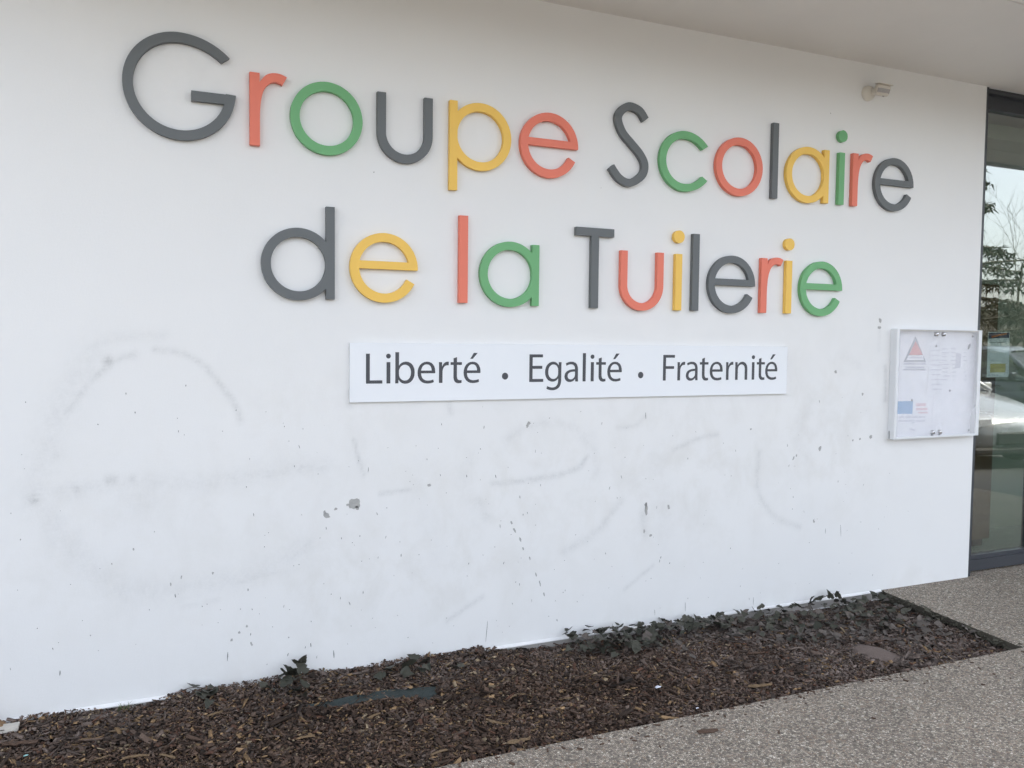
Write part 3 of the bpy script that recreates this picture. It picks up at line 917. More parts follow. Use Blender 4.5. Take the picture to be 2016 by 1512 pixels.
def L_i(): return [(rect(0, 0, 0.0415, XH), [])]


S_PX = [(696, 379), (628, 275), (510, 226), (418, 282), (387, 375), (440, 525), (545, 655), (640, 775), (687, 890), (655, 1010), (520, 1092), (400, 1040), (306, 908)]
S_C = [onwall(1150 + x / 5.749, 170 + z / 5.749, .022) for x, z in S_PX]
S_X0 = min(c[0] for c in S_C) - 0.02


def L_S(): return [(ribbon(spline([(x - S_X0, z - 2.357) for x, z in S_C], 10), SW), [])]


def big_letter(shapes, x, z, mat, label, dot=None):
    t = slab([([(p_[0], p_[1]) for p_ in o], hs_) for o, hs_ in shapes], -0.026, -0.002)
    if dot is None:
        o = t.build('sign_letter', M[mat], None, (x, 0, z))
    else:
        o = empty('sign_letter', (x, 0, z))
        t.build('stem', M[mat], o)
        slab([(disc(dot[0], dot[1], 0.0338), [])], -0.026, -0.002).build('dot', M[mat], o)
    return tag(o, label, 'letter', 'coloured letters on the wall')


big_letter(L_G(), -0.0862, 2.371, 'grey', 'large dark grey capital G starting the upper line of wall letters')
big_letter(L_r(), 0.4100, 2.370, 'coral', 'coral letter r right after the big capital G')
big_letter(L_o(), 0.5799, 2.367, 'green', 'green letter o standing between the coral r and the grey u in the upper line')
big_letter(L_u(), 0.9674, 2.364, 'grey', 'dark grey letter u between the green o and the yellow p')
big_letter(L_bowl_stem(True, -0.111, XH + .005), 1.3155, 2.364, 'yellow', 'yellow letter p with a long tail in the upper line')
big_letter(L_e(), 1.6805, 2.3615, 'coral', 'coral letter e at the end of the first word')
big_letter(L_S(), S_X0, 2.357, 'grey', 'large dark grey capital S starting the second word')
big_letter(L_c(), 2.4873, 2.360, 'green', 'green open letter c right after the capital S')
big_letter(L_o(), 2.8502, 2.364, 'coral', 'coral round letter o between the green c and a tall grey l')
big_letter(L_rect(0.0395, 0.4205), 3.2385, 2.362, 'grey', 'tall dark grey letter l beside the coral o in the upper line')
big_letter(L_bowl_stem(False, 0, XH + .004), 3.3394, 2.363, 'yellow', 'yellow letter a between the tall grey l and the green i')
big_letter(L_i(), 3.7325, 2.364, 'green', 'green dotted letter i near the end of the upper line', dot=(0.0235, 0.398))
big_letter(L_r(), 3.8390, 2.364, 'coral', 'coral letter r beside the green dotted i')
big_letter(L_e(), 4.0180, 2.364, 'grey', 'dark grey letter e ending the upper line under the motion sensor')
big_letter(L_bowl_stem(False, 0, 0.412, 0.319), 0.4542, 1.7185, 'grey', 'dark grey letter d with tall stem starting the lower line')
big_letter(L_e(), 0.8423, 1.7190, 'yellow', 'yellow letter e after the grey d in the lower line')
big_letter(L_rect(0.0435, 0.4155), 1.3675, 1.7205, 'coral', 'tall coral letter l in the lower line')
big_letter(L_bowl_stem(False, 0, XH), 1.4743, 1.7155, 'green', 'green letter a after the tall coral l')
big_letter(L_T(), 1.9960, 1.7135, 'grey', 'dark grey capital T in the lower line')
big_letter(L_u(), 2.2610, 1.7155, 'coral', 'coral letter u right after the capital T')
big_letter(L_i(), 2.6008, 1.7145, 'yellow', 'yellow dotted letter i between the coral u and a tall grey l', dot=(0.0205, 0.394))
big_letter(L_rect(0.0425, 0.4145), 2.7110, 1.7155, 'grey', 'tall dark grey letter l beside the yellow dotted i in the lower line')
big_letter(L_e(), 2.8173, 1.7150, 'grey', 'dark grey letter e in the middle of the last word of the lower line')
big_letter(L_r(), 3.1790, 1.7145, 'coral', 'coral letter r between the grey e and the last yellow dotted i')
big_letter(L_i(), 3.3585, 1.7150, 'yellow', 'yellow dotted letter i between the coral r and the final green e', dot=(0.0205, 0.395))
big_letter(L_e(), 3.4641, 1.7130, 'green', 'green letter e ending the lower line')


# ------------------------------------------------------------------ motto sign
def path(d, n=7):
    """small path language: M/L/C in font units -> outline"""
    tk = d.replace(',', ' ').split(); out = []; i = 0; cur = None
    while i < len(tk):
        c = tk[i]
        if c in 'ML':
            cur = (float(tk[i + 1]), float(tk[i + 2])); out.append(cur); i += 3
        elif c == 'C':
            p1, p2, p3 = [(float(tk[i + 1 + 2 * k]), float(tk[i + 2 + 2 * k])) for k in range(3)]
            for k in range(1, n + 1):
                t = k / n; u = 1 - t
                out.append(tuple(u ** 3 * cur[j] + 3 * u * u * t * p1[j] + 3 * u * t * t * p2[j] + t ** 3 * p3[j] for j in (0, 1)))
            cur = p3; i += 7
        else:
            raise ValueError(c)
    return out


E_OUT = path('M 462 226 C 464 236 465 249 465 266 C 465 365 418 495 264 495 C 125 495 38 381 38 237 C 38 93 126 -11 273 -11 C 349 -11 402 5 433 19 L 418 82 C 385 68 346 57 285 57 C 200 57 126 104 123 226')
E_IN = path('M 124 289 C 131 352 170 434 257 434 C 354 434 377 349 376 289')
GLY = {
    'L': [(path('M 75 674 L 163 674 L 163 73 L 451 73 L 451 0 L 75 0'), [])],
    'i': [(rect(73, 0, 161, 484), []), (disc(117, 621, 55, 55, 24), [])],
    'l': [(rect(73, 0, 161, 710), [])],
    'b': [(path('M 73 125 C 73 82 71 33 69 0 L 145 0 L 149 80 L 152 80 C 188 16 244 -11 314 -11 C 422 -11 531 75 531 248 C 532 395 447 495 327 495 C 249 495 193 460 162 406 L 160 406 L 160 710 L 73 710'),
           [path('M 160 204 C 160 193 161 182 164 172 C 181 108 232 62 296 62 C 389 62 442 137 442 246 C 442 343 392 426 299 426 C 240 426 185 385 167 319 C 163 309 160 297 160 283')])],
    'e': [(E_OUT, [E_IN])],
    'é': [(E_OUT, [E_IN]), ([(392, 702), (292, 702), (203, 561), (266, 561)], [])],
    'r': [(path('M 73 333 C 73 390 72 439 69 484 L 146 484 L 149 389 L 153 389 C 175 454 228 495 287 495 C 297 495 304 494 312 492 L 312 409 C 303 411 294 412 282 412 C 220 412 176 365 164 299 C 162 287 160 273 160 258 L 160 0 L 73 0'), [])],
    't': [(path('M 94 575 L 180 602 L 180 484 L 302 484 L 302 419 L 180 419 L 180 166 C 180 95 200 60 248 60 C 270 60 284 62 295 66 L 299 0 C 281 -6 255 -11 222 -11 C 183 -11 151 2 131 25 C 105 52 94 92 94 150 L 94 419 L 21 419 L 21 484 L 94 484'), [])],
    'E': [(path('M 75 674 L 441 674 L 441 601 L 163 601 L 163 393 L 425 393 L 425 321 L 163 321 L 163 73 L 455 73 L 455 0 L 75 0'), [])],
    'F': [(path('M 75 674 L 440 674 L 440 601 L 163 601 L 163 379 L 419 379 L 419 307 L 163 307 L 163 0 L 75 0'), [])],
    'g': [(path('M 410 484 L 406 411 L 404 411 C 383 451 337 495 253 495 C 142 495 35 402 35 238 C 35 104 121 2 241 2 C 316 2 368 38 395 83 L 397 83 L 397 29 C 397 -93 331 -140 241 -140 C 181 -140 131 -122 99 -102 L 77 -169 C 116 -195 180 -209 238 -209 C 299 -209 367 -195 414 -151 C 461 -109 483 -41 483 70 L 483 352 C 483 411 485 450 487 484'),
           [path('M 395 286 C 395 301 394 314 390 326 C 374 383 331 427 267 427 C 183 427 123 356 123 244 C 123 149 171 70 266 70 C 320 70 369 104 388 160 C 393 175 395 192 395 207')])],
    'a': [(path('M 413 297 C 413 395 377 495 229 495 C 168 495 109 478 69 452 L 89 394 C 123 416 170 430 216 430 C 315 430 326 358 326 318 L 326 308 C 139 309 35 245 35 128 C 35 58 85 -11 183 -11 C 252 -11 304 23 331 61 L 334 61 L 341 0 L 420 0 C 415 33 413 74 413 116'),
           [path('M 328 164 C 328 155 326 145 323 136 C 309 95 269 55 206 55 C 161 55 123 82 123 139 C 123 233 232 250 328 248')])],
    'n': [(path('M 73 353 C 73 403 72 444 69 484 L 147 484 L 152 404 L 154 404 C 178 450 234 495 314 495 C 381 495 485 455 485 289 L 485 0 L 397 0 L 397 279 C 397 357 368 422 285 422 C 227 422 182 381 167 332 C 163 321 161 306 161 291 L 161 0 L 73 0'), [])],
}
EM = 0.2055
sg = empty('motto_sign', (2.118, 0, 1.250))
tag(sg, 'long glossy white panel reading Liberté Egalité Fraternité under the coloured letters', 'sign')
MB().bevbox((0.844 - 2.118, -0.0150, 0.0), (3.3928 - 2.118, -0.0015, 0.2735), 0.0008).build('panel', M['panel'], sg)
# glyph, measured left edge of its ink on the wall
TXT = [('L', .9182), ('i', 1.0130), ('b', 1.0565), ('e', 1.1654), ('r', 1.2711), ('t', 1.3302), ('é', 1.3969),
       ('E', 1.7470), ('g', 1.8345), ('a', 1.9447), ('l', 2.0495), ('i', 2.0948), ('t', 2.1284), ('é', 2.1953),
       ('F', 2.5400), ('r', 2.6320), ('a', 2.6878), ('t', 2.7791), ('e', 2.8462), ('r', 2.9564), ('n', 3.0195), ('i', 3.1345), ('t', 3.1710), ('é', 3.2321)]
GM = {}
for ch, x in TXT:
    if ch not in GM:
        ink = min(p_[0] for o, _ in GLY[ch] for p_ in o)
        sc = lambda poly: [((p_[0] - ink) / 1000 * EM, p_[1] / 1000 * EM) for p_ in poly]
        GM[ch] = slab([(sc(o), [sc(h2) for h2 in hs_]) for o, hs_ in GLY[ch]], 0.0).mesh('printed_letter', M['print'])
    link('printed_letter', GM[ch], sg, (x - 2.118, -0.0156, 1.3362 - (x - .9) * 0.0006 - 1.250))
for x in (1.6153, 2.3997):
    slab([(disc(0, 0, 0.0168, 0.0172, 32), [])], 0.0).build('printed_dot', M['print'], sg, (x - 2.118, -0.0156, 1.3660 - 1.250))

# ------------------------------------------------------------------ motion sensor
sx_, sz_ = onwall(1711, 183.5, 0.015)
ms_ = empty('motion_sensor', (sx_, 0, sz_))
tag(ms_, 'small cream motion sensor on the wall below the canopy', 'motion sensor')
RX = Matrix.Rotation(math.pi / 2, 4, 'X')
MB().lathe([(0.0, 0.034), (0.024, 0.034), (0.037, 0.028), (0.043, 0.016), (0.045, 0.0005)], 28, RX).build('base', M['cream_plastic'], ms_)
MB().tube([(0.008, -0.026, 0.002), (0.018, -0.04, 0.004), (0.028, -0.052, 0.004)], [0.020, 0.020, 0.020], 12).build('swivel', M['cream_plastic'], ms_)
hd = Matrix.Translation((0.040, -0.074, 0.006)) @ Matrix.Rotation(math.radians(-24), 4, 'Z') @ Matrix.Rotation(math.radians(12), 4, 'X') @ Matrix.Rotation(math.radians(9), 4, 'Y')
MB().bevbox((-0.040, -0.026, -0.030), (0.040, 0.026, 0.030), 0.008, hd).build('head', M['cream_plastic'], ms_)
ln = MB(); n = 12
lv, lf = [], []
for i in range(n + 1):
    an = math.radians(-84 + 168 * i / n)
    for z in (-0.016, 0.008):
        lv.append(hd @ Vector((0.037 * math.sin(an), -0.0245 - 0.010 * math.cos(an), z)))
for i in range(n): lf.append((2 * i, 2 * i + 2, 2 * i + 3, 2 * i + 1))
ln.add(lv, lf, True); ln.build('lens', M['lens'], ms_)
MB().bevbox((-0.044, -0.040, 0.0305), (0.044, 0.024, 0.035), 0.002, hd).build('rain_hood', M['cream_plastic'], ms_)
MB().lathe([(0.0, 0.006), (0.005, 0.005), (0.006, 0.0)], 10, hd @ Matrix.Translation((0.012, -0.01, -0.030)) @ Matrix.Rotation(math.pi, 4, 'X')).build('adjuster', M['lens'], ms_)

# ------------------------------------------------------------------ notice board
BX0, BX1, BZ0, BZ1, BD = 4.216, 4.973, 0.9555, 1.640, 0.048
nb_ = empty('notice_board', (BX0, 0, BZ0))
tag(nb_, 'white aluminium glazed notice board hanging at the right end of the wall', 'notice board')
W_, H_ = BX1 - BX0, BZ1 - BZ0
MB().box((0.003, -0.006, 0.003), (W_ - 0.003, -0.001, H_ - 0.003)).build('back_panel', M['paper'], nb_)
MB().bevbox((0, -BD, 0), (0.003, -0.0005, H_), 0.0006).build('side_panel', M['alu_white'], nb_)
MB().bevbox((W_ - 0.003, -BD, 0), (W_, -0.0005, H_), 0.0006).build('side_panel', M['alu_white'], nb_)
MB().box((0.0032, -BD, H_ - 0.003), (W_ - 0.0032, -0.0008, H_)).build('top_panel', M['alu_white'], nb_)
MB().box((0.0032, -BD, 0), (W_ - 0.0032, -0.0008, 0.003)).build('bottom_panel', M['alu_white'], nb_)
MB().bevbox((0.0032, -BD - 0.001, 0.0), (0.022, -BD + 0.009, H_), 0.001).build('stile', M['alu_white'], nb_)
MB().bevbox((W_ - 0.029, -BD - 0.001, 0.0), (W_ - 0.0032, -BD + 0.009, H_), 0.001).build('stile', M['alu_white'], nb_)
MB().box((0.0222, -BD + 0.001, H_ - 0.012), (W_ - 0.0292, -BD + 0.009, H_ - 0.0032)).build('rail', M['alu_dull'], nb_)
MB().box((0.0222, -BD + 0.001, 0.0032), (W_ - 0.0292, -BD + 0.009, 0.012)).build('rail', M['alu_white'], nb_)
split = 0.372
MB().box((0.0222, -BD + 0.0035, 0.0122), (split - 0.001, -BD + 0.0065, H_ - 0.0122)).build('door_pane', M['board_glass'], nb_)
MB().box((split + 0.001, -BD + 0.0035, 0.0122), (W_ - 0.0292, -BD + 0.0065, H_ - 0.0122)).build('door_pane', M['board_glass'], nb_)
for (lx, lz) in ((split - 0.034, H_ - 0.030), (split + 0.030, H_ - 0.030), (split - 0.036, 0.034), (split + 0.028, 0.034)):
    lk = MB().lathe([(0.0, 0.016), (0.008, 0.016), (0.012, 0.012), (0.0125, 0.005), (0.015, 0.0)], 20, Matrix.Translation((lx, -BD + 0.0035, lz)) @ RX).build('lock', M['chrome'], nb_)
    MB().box((lx - 0.001, -BD - 0.0132, lz - 0.006), (lx + 0.001, -BD - 0.0120, lz + 0.004)).build('keyhole', M['dark_hole'], lk)
    if lz < 0.1:
        MB().box((lx - 0.006, -BD + 0.0015, lz - 0.021), (lx + 0.006, -BD + 0.003, lz - 0.015)).build('stop_clip', M['dark_hole'], nb_)
MB().add([(-0.0006, -0.018, 0.002), (-0.0006, -0.012, 0.002), (-0.0006, -0.011, 0.05), (-0.0006, -0.016, 0.052)], [(0, 1, 2, 3)]).build('scratch', M['dark_hole'], nb_)


# papers behind the panes: placed by where they show through the glass
PD = 0.0075


def bp(px, py, d=PD): return onwall(px, py, d)


def paper(name, quad_px, label, cat, prints, pd=PD, group=None):
    q = [bp(*c, pd) for c in quad_px]
    c = q[0]
    o = empty(name, (c[0], -pd, c[1]))
    rel = [(x - c[0], z - c[1]) for x, z in q]
    if area2(rel) < 0: rel = rel[::-1]
    m_ = MB(); m_.add([(x, 0, z) for x, z in rel] + [(x, 0.0006, z) for x, z in rel], [(0, 1, 2, 3), (7, 6, 5, 4), (1, 0, 4, 5), (2, 1, 5, 6), (3, 2, 6, 7), (0, 3, 7, 4)])
    m_.build('sheet', M['paper'], o)
    lay = 0.0
    for pname, poly, mat in prints:
        lay -= 0.00025
        pts = [bp(*c2, pd) for c2 in poly]
        slab([([(x - c[0], z - c[1]) for x, z in pts], [])], lay).build(pname, M[mat], o)
    return tag(o, label, cat, group)


def z5(x, y): return (1740 + x / 12.6, 640 + y / 12.6)      # enlarged views of the board used while measuring
def z6(x, y): return (1740 + x / 12.6, 760 + y / 12.6)


def lines(x0, x1, ys, conv, mat, h_=26, seed=0):
    rr = random.Random(seed); out = []
    for y in ys:
        x = x0 + rr.uniform(0, 30)
        while x < x1:
            w = rr.uniform(50, 150)
            out.append(('text_line', [conv(x, y), conv(min(x + w, x1), y), conv(min(x + w, x1), y + h_), conv(x, y + h_)], mat))
            x += w + rr.uniform(14, 30)
    return out


tri = [('triangle', [z5(785, 270), z5(1045, 915), z5(485, 915)], 'paper_grey'),
       ('triangle_panel', [z5(788, 400), z5(965, 742), z5(625, 742)], 'paper_red'),
       ('triangle_base', [z5(615, 750), z5(970, 750), z5(990, 868), z5(560, 868)], 'paper')]
tri += [('heading', [z5(630, 785), z5(940, 785), z5(950, 828), z5(620, 828)], 'paper_pale'), ('caption', [z5(490, 930), z5(1040, 930), z5(1040, 985), z5(490, 985)], 'paper_pale'),
        ('caption', [z5(530, 1025), z5(990, 1025), z5(990, 1080), z5(530, 1080)], 'paper_pale'), ('rule', [z5(470, 1098), z5(1040, 1098), z5(1040, 1122), z5(470, 1122)], 'paper_grey')]
paper('warning_poster', [z5(420, 215), z5(1075, 225), z5(1065, 1390), z5(370, 1400)], 'poster with a red and grey warning triangle inside the notice board', 'poster', tri, 0.0078)
sh1 = lines(1150, 1420, range(620, 1700, 120), z5, 'paper_pale', 22, 3)
paper('notice_sheet', [z5(1165, 545), z5(1560, 560), z5(1545, 1712), z5(1055, 1700)], 'tilted white sheet of small print beside the warning poster in the notice board', 'notice', sh1, 0.0092)
sh2 = [('stamp', [(1882, 695), (1893, 696), (1890, 725), (1880, 725)], 'paper_pale')]
rr_ = random.Random(9)
for k in range(9):
    y = 686 + 7.6 * k; x0 = 1853 + rr_.uniform(0, 3)
    for (a0, a1) in ((0, rr_.uniform(8, 14)), (rr_.uniform(17, 22), rr_.uniform(24, 28)), (42, rr_.uniform(44, 50))):
        sh2.append(('text_line', [(x0 + a0, y), (x0 + a1, y), (x0 + a1, y + 1.7), (x0 + a0, y + 1.7)], 'paper_pale'))
paper('notice_sheet', [(1850, 679), (1908, 682), (1902, 776), (1844, 774)], 'white typed sheet in the middle of the right-hand pane of the notice board', 'notice', sh2, 0.0108)
lf_ = [('blue_panel', [z6(342, 380), z6(725, 372), z6(708, 688), z6(335, 692)], 'paper_blue'), ('pink_text', [z6(790, 430), z6(1050, 425), z6(1040, 500), z6(800, 505)], 'paper_pink'),
       ('pink_text', [z6(800, 540), z6(1080, 540), z6(1080, 600), z6(790, 605)], 'paper_pink'), ('pink_text', [z6(840, 640), z6(1090, 640), z6(1090, 678), z6(860, 680)], 'paper_pink')]
lf_ += lines(360, 1020, (752, 848), z6, 'paper_pale', 34, 5) + [('signature', [z6(610, 1040), z6(770, 1075), z6(760, 1112), z6(650, 1095)], 'paper_pale'), ('text_line', [z6(680, 890), z6(750, 890), z6(750, 922), z6(680, 922)], 'paper_pale')]
paper('leaflet', [z6(330, 365), z6(1130, 362), z6(1110, 1250), z6(318, 1255)], 'leaflet with blue block and pink text low in the left notice board pane', 'leaflet', lf_, 0.0085)
paper('notice_sheet', [(1838, 781), (1886, 783), (1881, 848), (1834, 846)], 'blank pale sheet low in the middle of the notice board', 'notice', [], 0.0081)
for (px, py, lab) in ((1844, 681, 'small round magnet at the top corner of the tilted sheet'), (1915.5, 662, 'small round magnet in the upper right corner of the notice board'), (1870.5, 769, 'small round magnet at the bottom edge of the typed sheet'),
                      (1796, 788, 'small round magnet on the corner of the blue leaflet block'), (1908, 847, 'small round magnet in the lower right corner of the notice board')):
    x, z = bp(px, py, 0.014)
    tag(MB().lathe([(0.0, 0.005), (0.006, 0.005), (0.0075, 0.003), (0.0075, 0.0)], 16, RX).build('magnet', M['magnet'], None, (x, -0.0112, z)), lab, 'magnet', 'magnets in the notice board')
x, z = bp(1909, 682, 0.016)
mk = empty('key_tag', (x, -0.0115, z)); tag(mk, 'crumpled grey tag pinned at the right of the typed sheet', 'tag')
slab([(ragged(0, 0, 0.018, 0.045, -.5, 10, .3), [])], -0.004, 0.0).build('tag_body', M['magnet'], mk)

# poster stuck inside the entrance glass
GP = -GY - 0.008


def gp(px, py): return onwall(px, py, GP)


def z7(x, y): return (1890 + x / 12.6, 640 + y / 12.6)


wq = [gp(*z7(*c)) for c in ((697, 168), (1240, 172), (1205, 1290), (662, 1298))]
wp = empty('window_poster', (wq[3][0], -GP, wq[3][1]))
tag(wp, 'narrow white poster with navy heading and yellow box inside the entrance glass', 'poster')
def wpart(nm, pts, mat, y): slab([([(gp(*z7(*c))[0] - wq[3][0], gp(*z7(*c))[1] - wq[3][1]) for c in pts], [])], y, None if y else 0.0006).build(nm, M[mat], wp)
slab([([(x - wq[3][0], z - wq[3][1]) for x, z in wq], [])], 0.0, 0.0006).build('sheet', M['paper'], wp)
wpart('heading', ((710, 192), (1222, 190), (1218, 318), (1000, 318), (706, 340)), 'navy', -0.0003)
wpart('swoosh', ((780, 270), (1000, 222), (1160, 196), (1165, 230), (1000, 262), (790, 322)), 'orange', -0.0006)
wpart('text_line', ((750, 425), (910, 425), (910, 442), (750, 442)), 'paper_grey', -0.0003)
wpart('text_line', ((925, 418), (1100, 418), (1100, 440), (925, 440)), 'paper_grey', -0.0003)
wpart('text_line', ((730, 520), (1180, 520), (1180, 534), (730, 534)), 'paper_pale', -0.0003)
wpart('text_line', ((730, 860), (1050, 870), (1050, 884), (730, 876)), 'paper_pale', -0.0003)
wpart('yellow_box', ((750, 960), (1135, 955), (1125, 1170), (745, 1178)), 'ochre', -0.0003)
for k, x in enumerate((690, 730, 790, 840, 910)): wpart('emblem', ((x, 1205), (x + 26, 1205), (x + 22, 1270), (x - 4, 1270)), 'paper_pale', -0.0003)


# ------------------------------------------------------------------ ivy
def leaf_mesh(seed, mat):
    rr = random.Random(seed)
    half = [(0.0, 0.0), (0.24, -0.15), (0.48, -0.10), (0.56, 0.12), (0.46, 0.28), (0.47, 0.46), (0.34, 0.62), (0.18, 0.84), (0.0, 1.02)]
    half = [(x * rr.uniform(.85, 1.15), y + rr.uniform(-.03, .03)) for x, y in half]
    fold, droop = rr.uniform(0.12, 0.42), rr.uniform(-0.5, 0.15)
    mid = [(0, half[0][1], 0), (0, 0.35, 0), (0, 0.7, 0), (0, half[-1][1], 0)]
    vs = [Vector((0, y, 0)) for _, y, _ in mid]
    fs = []
    for s in (1, -1):
        n = len(vs)
        pts = half[1:-1]
        for k, (x, y) in enumerate(pts):
            vs.append(Vector((s * x, y, x * fold + rr.uniform(-.03, .03))))
        ids = [n + k for k in range(len(pts))]
        loop = [(0, ids[0], ids[1]), (0, ids[1], ids[2]), (0, ids[2], 1), (1, ids[2], ids[3]), (1, ids[3], ids[4]), (1, ids[4], 2), (2, ids[4], ids[5]), (2, ids[5], ids[6]), (2, ids[6], 3)]
        fs += [f if s > 0 else f[::-1] for f in loop]
    for v in vs: v.z += droop * (v.y - 0.3) ** 2
    m_ = MB(); m_.add(vs, fs, True)
    return m_.mesh('leaf', mat)


LEAF = [leaf_mesh(s, M['ivy']) for s in range(5)]
LEAF_DRY = [leaf_mesh(s + 50, M['ivy_dry']) for s in range(4)]


def put_leaf(parent, base, pos, size, yaw, tilt, roll, dry=False, rr=random):
    o = link('leaf', rr.choice(LEAF_DRY if dry else LEAF), parent)
    o.matrix_local = Matrix.Translation(Vector(pos) - Vector(base)) @ Matrix.Rotation(yaw, 4, 'Z') @ Matrix.Rotation(tilt, 4, 'X') @ Matrix.Rotation(roll, 4, 'Y') @ Matrix.Scale(size, 4)
    return o


def ivy(label, area, nleaf, nstem, size, seed, dry=0.25, sprigs=(), hump=0.03):
    """area: list of (px, py) photo points on the bed that the clump covers"""
    rr = random.Random(seed)
    pts = [onground(px, py, -0.035) for px, py in area]
    cx = sum(p_[0] for p_ in pts) / len(pts); cy = sum(p_[1] for p_ in pts) / len(pts)
    base = (cx, cy, float(bed_z(cx, cy)))
    root = tag(empty('ivy_plant', base), label, 'ivy', 'ivy growing in the mulch')
    xs0 = [p_[0] for p_ in pts]; ys0 = [p_[1] for p_ in pts]

    def inside(x, y):
        c = False; j = len(pts) - 1
        for i in range(len(pts)):
            if (pts[i][1] > y) != (pts[j][1] > y) and x < (pts[j][0] - pts[i][0]) * (y - pts[i][1]) / (pts[j][1] - pts[i][1]) + pts[i][0]: c = not c
            j = i
        return c

    def rnd():
        for _ in range(400):
            x, y = rr.uniform(min(xs0), max(xs0)), rr.uniform(min(ys0), max(ys0))
            if inside(x, y) and y < -0.012 and x < 4.14: return x, y
        return cx, min(cy, -0.03)

    for k in range(nstem):
        x, y = rnd(); an = rr.uniform(-0.5, 0.5) + (math.pi if rr.random() < .5 else 0)
        path_ = []
        for i in range(7):
            path_.append(Vector((x, min(y, -0.006), float(bed_z(x, y)) + 0.008 + 0.012 * math.sin(i * 1.3 + k))) - Vector(base))
            an += rr.uniform(-.5, .5); x += 0.045 * math.cos(an); y += 0.03 * math.sin(an)
            y = max(BED_F + 0.02, y); x = min(x, 4.1)
        MB().tube(spline([tuple(v) for v in path_], 3), 0.0019, 5).build('stem', M['twig'], root)
    for k in range(nleaf):
        x, y = rnd()
        z = float(bed_z(x, y)) + rr.uniform(0.010, 0.030) + hump * (0.4 + 0.6 * rr.random()) * float(sstep(0.42, 0.05, -y))
        put_leaf(root, base, (x, min(y, -0.022), z), size * rr.uniform(0.6, 1.15), rr.uniform(0, 6.28), rr.uniform(-0.55, 0.75), rr.uniform(-.6, .6), rr.random() < dry * (0.5 + 1.6 * float(sstep(0.1, 0.7, -y))), rr)
    for sp_ in sprigs:
        q = []
        for (px, py, d) in sp_:
            x, z = onwall(px, py, d); q.append(Vector((x, -d, z)) - Vector(base))
        MB().tube(spline([tuple(v) for v in q], 5), 0.0022, 6).build('stem', M['twig'], root)
        for v in q[1:]:
            for _ in range(2 if len(sp_) > 3 else 3):
                w = v + Vector(base) + Vector((rr.uniform(-.03, .02), -rr.uniform(.0, .02), rr.uniform(-.012, .012)))
                w.y = min(w.y, -0.02)
                put_leaf(root, base, w, size * rr.uniform(0.75, 1.15), rr.uniform(0, 6.28), rr.uniform(0.4, 1.5), rr.uniform(-.5, .5), False, rr)
    return root


ivy('dense ivy patch in the right corner of the bed beside the slab edge',
    [(1395, 1240), (1480, 1212), (1600, 1200), (1735, 1172), (1800, 1185), (1850, 1200), (1905, 1226), (1970, 1262), (1900, 1256), (1820, 1246), (1740, 1248), (1640, 1262), (1560, 1270), (1500, 1262), (1430, 1262)],
    290, 16, 0.040, 5, 0.45, hump=0.05, sprigs=[[(1690, 1205, .06), (1664, 1184, .05), (1648, 1170, .045), (1630, 1172, .04), (1610, 1182, .04)], [(1600, 1200, .05), (1594, 1186, .045)]])
ivy('low ivy patch against the base flashing in the middle of the bed',
    [(1108, 1268), (1180, 1250), (1290, 1238), (1330, 1232), (1430, 1226), (1440, 1245), (1330, 1262), (1280, 1285), (1190, 1302), (1120, 1296)], 200, 12, 0.041, 8, 0.25, hump=0.062)
ivy('small ivy seedling with two round leaves at the left of the bed', [(378, 1388), (400, 1366), (440, 1380), (442, 1402), (400, 1416)], 7, 2, 0.058, 12, 0.0, hump=0.0)
ivy('ivy sprig rising against the wall left of the dark membrane', [(500, 1388), (530, 1368), (600, 1352), (618, 1372), (596, 1396), (530, 1396)], 13, 3, 0.055, 15, 0.1,
    sprigs=[[(560, 1345, .09), (575, 1328, .08), (585, 1318, .07), (590, 1309, .06)]])
ivy('few scattered ivy leaves behind the dark membrane', [(748, 1352), (775, 1330), (830, 1322), (905, 1318), (912, 1336), (850, 1342), (790, 1360)], 13, 2, 0.055, 21, 0.15, hump=0.0)

# ------------------------------------------------------------------ things lying in the bed and on the slabs
# membrane showing through the mulch
fm = MB()
top = [(598, 1388), (650, 1383), (700, 1373), (760, 1360), (820, 1350), (868, 1346)]
botm = [(606, 1396), (662, 1397), (706, 1386), (762, 1377), (822, 1374), (858, 1380)]
fv, ff = [], []
for i in range(len(top)):
    for j in range(4):
        t = j / 3
        px = top[i][0] * (1 - t) + botm[i][0] * t; py = top[i][1] * (1 - t) + botm[i][1] * t
        x, y = onground(px, py, -0.01)
        fv.append((x, y, float(bed_z(x, y)) + 0.014 + 0.008 * math.sin(i * 1.1 + j * 2.0)))
for i in range(len(top) - 1):
    for j in range(3): ff.append((i * 4 + j, i * 4 + j + 1, (i + 1) * 4 + j + 1, (i + 1) * 4 + j))
fo = Vector(fv[9]); fm.add([Vector(v) - fo for v in fv], [f[::-1] for f in ff], True)
film = fm.build('membrane_strip', M['film'], None, fo)
md = film.modifiers.new('thick', 'SOLIDIFY'); md.thickness = 0.002
md2 = film.modifiers.new('sub', 'SUBSURF'); md2.levels = md2.render_levels = 2
tag(film, 'dark green weed membrane strip showing through the mulch', 'membrane')

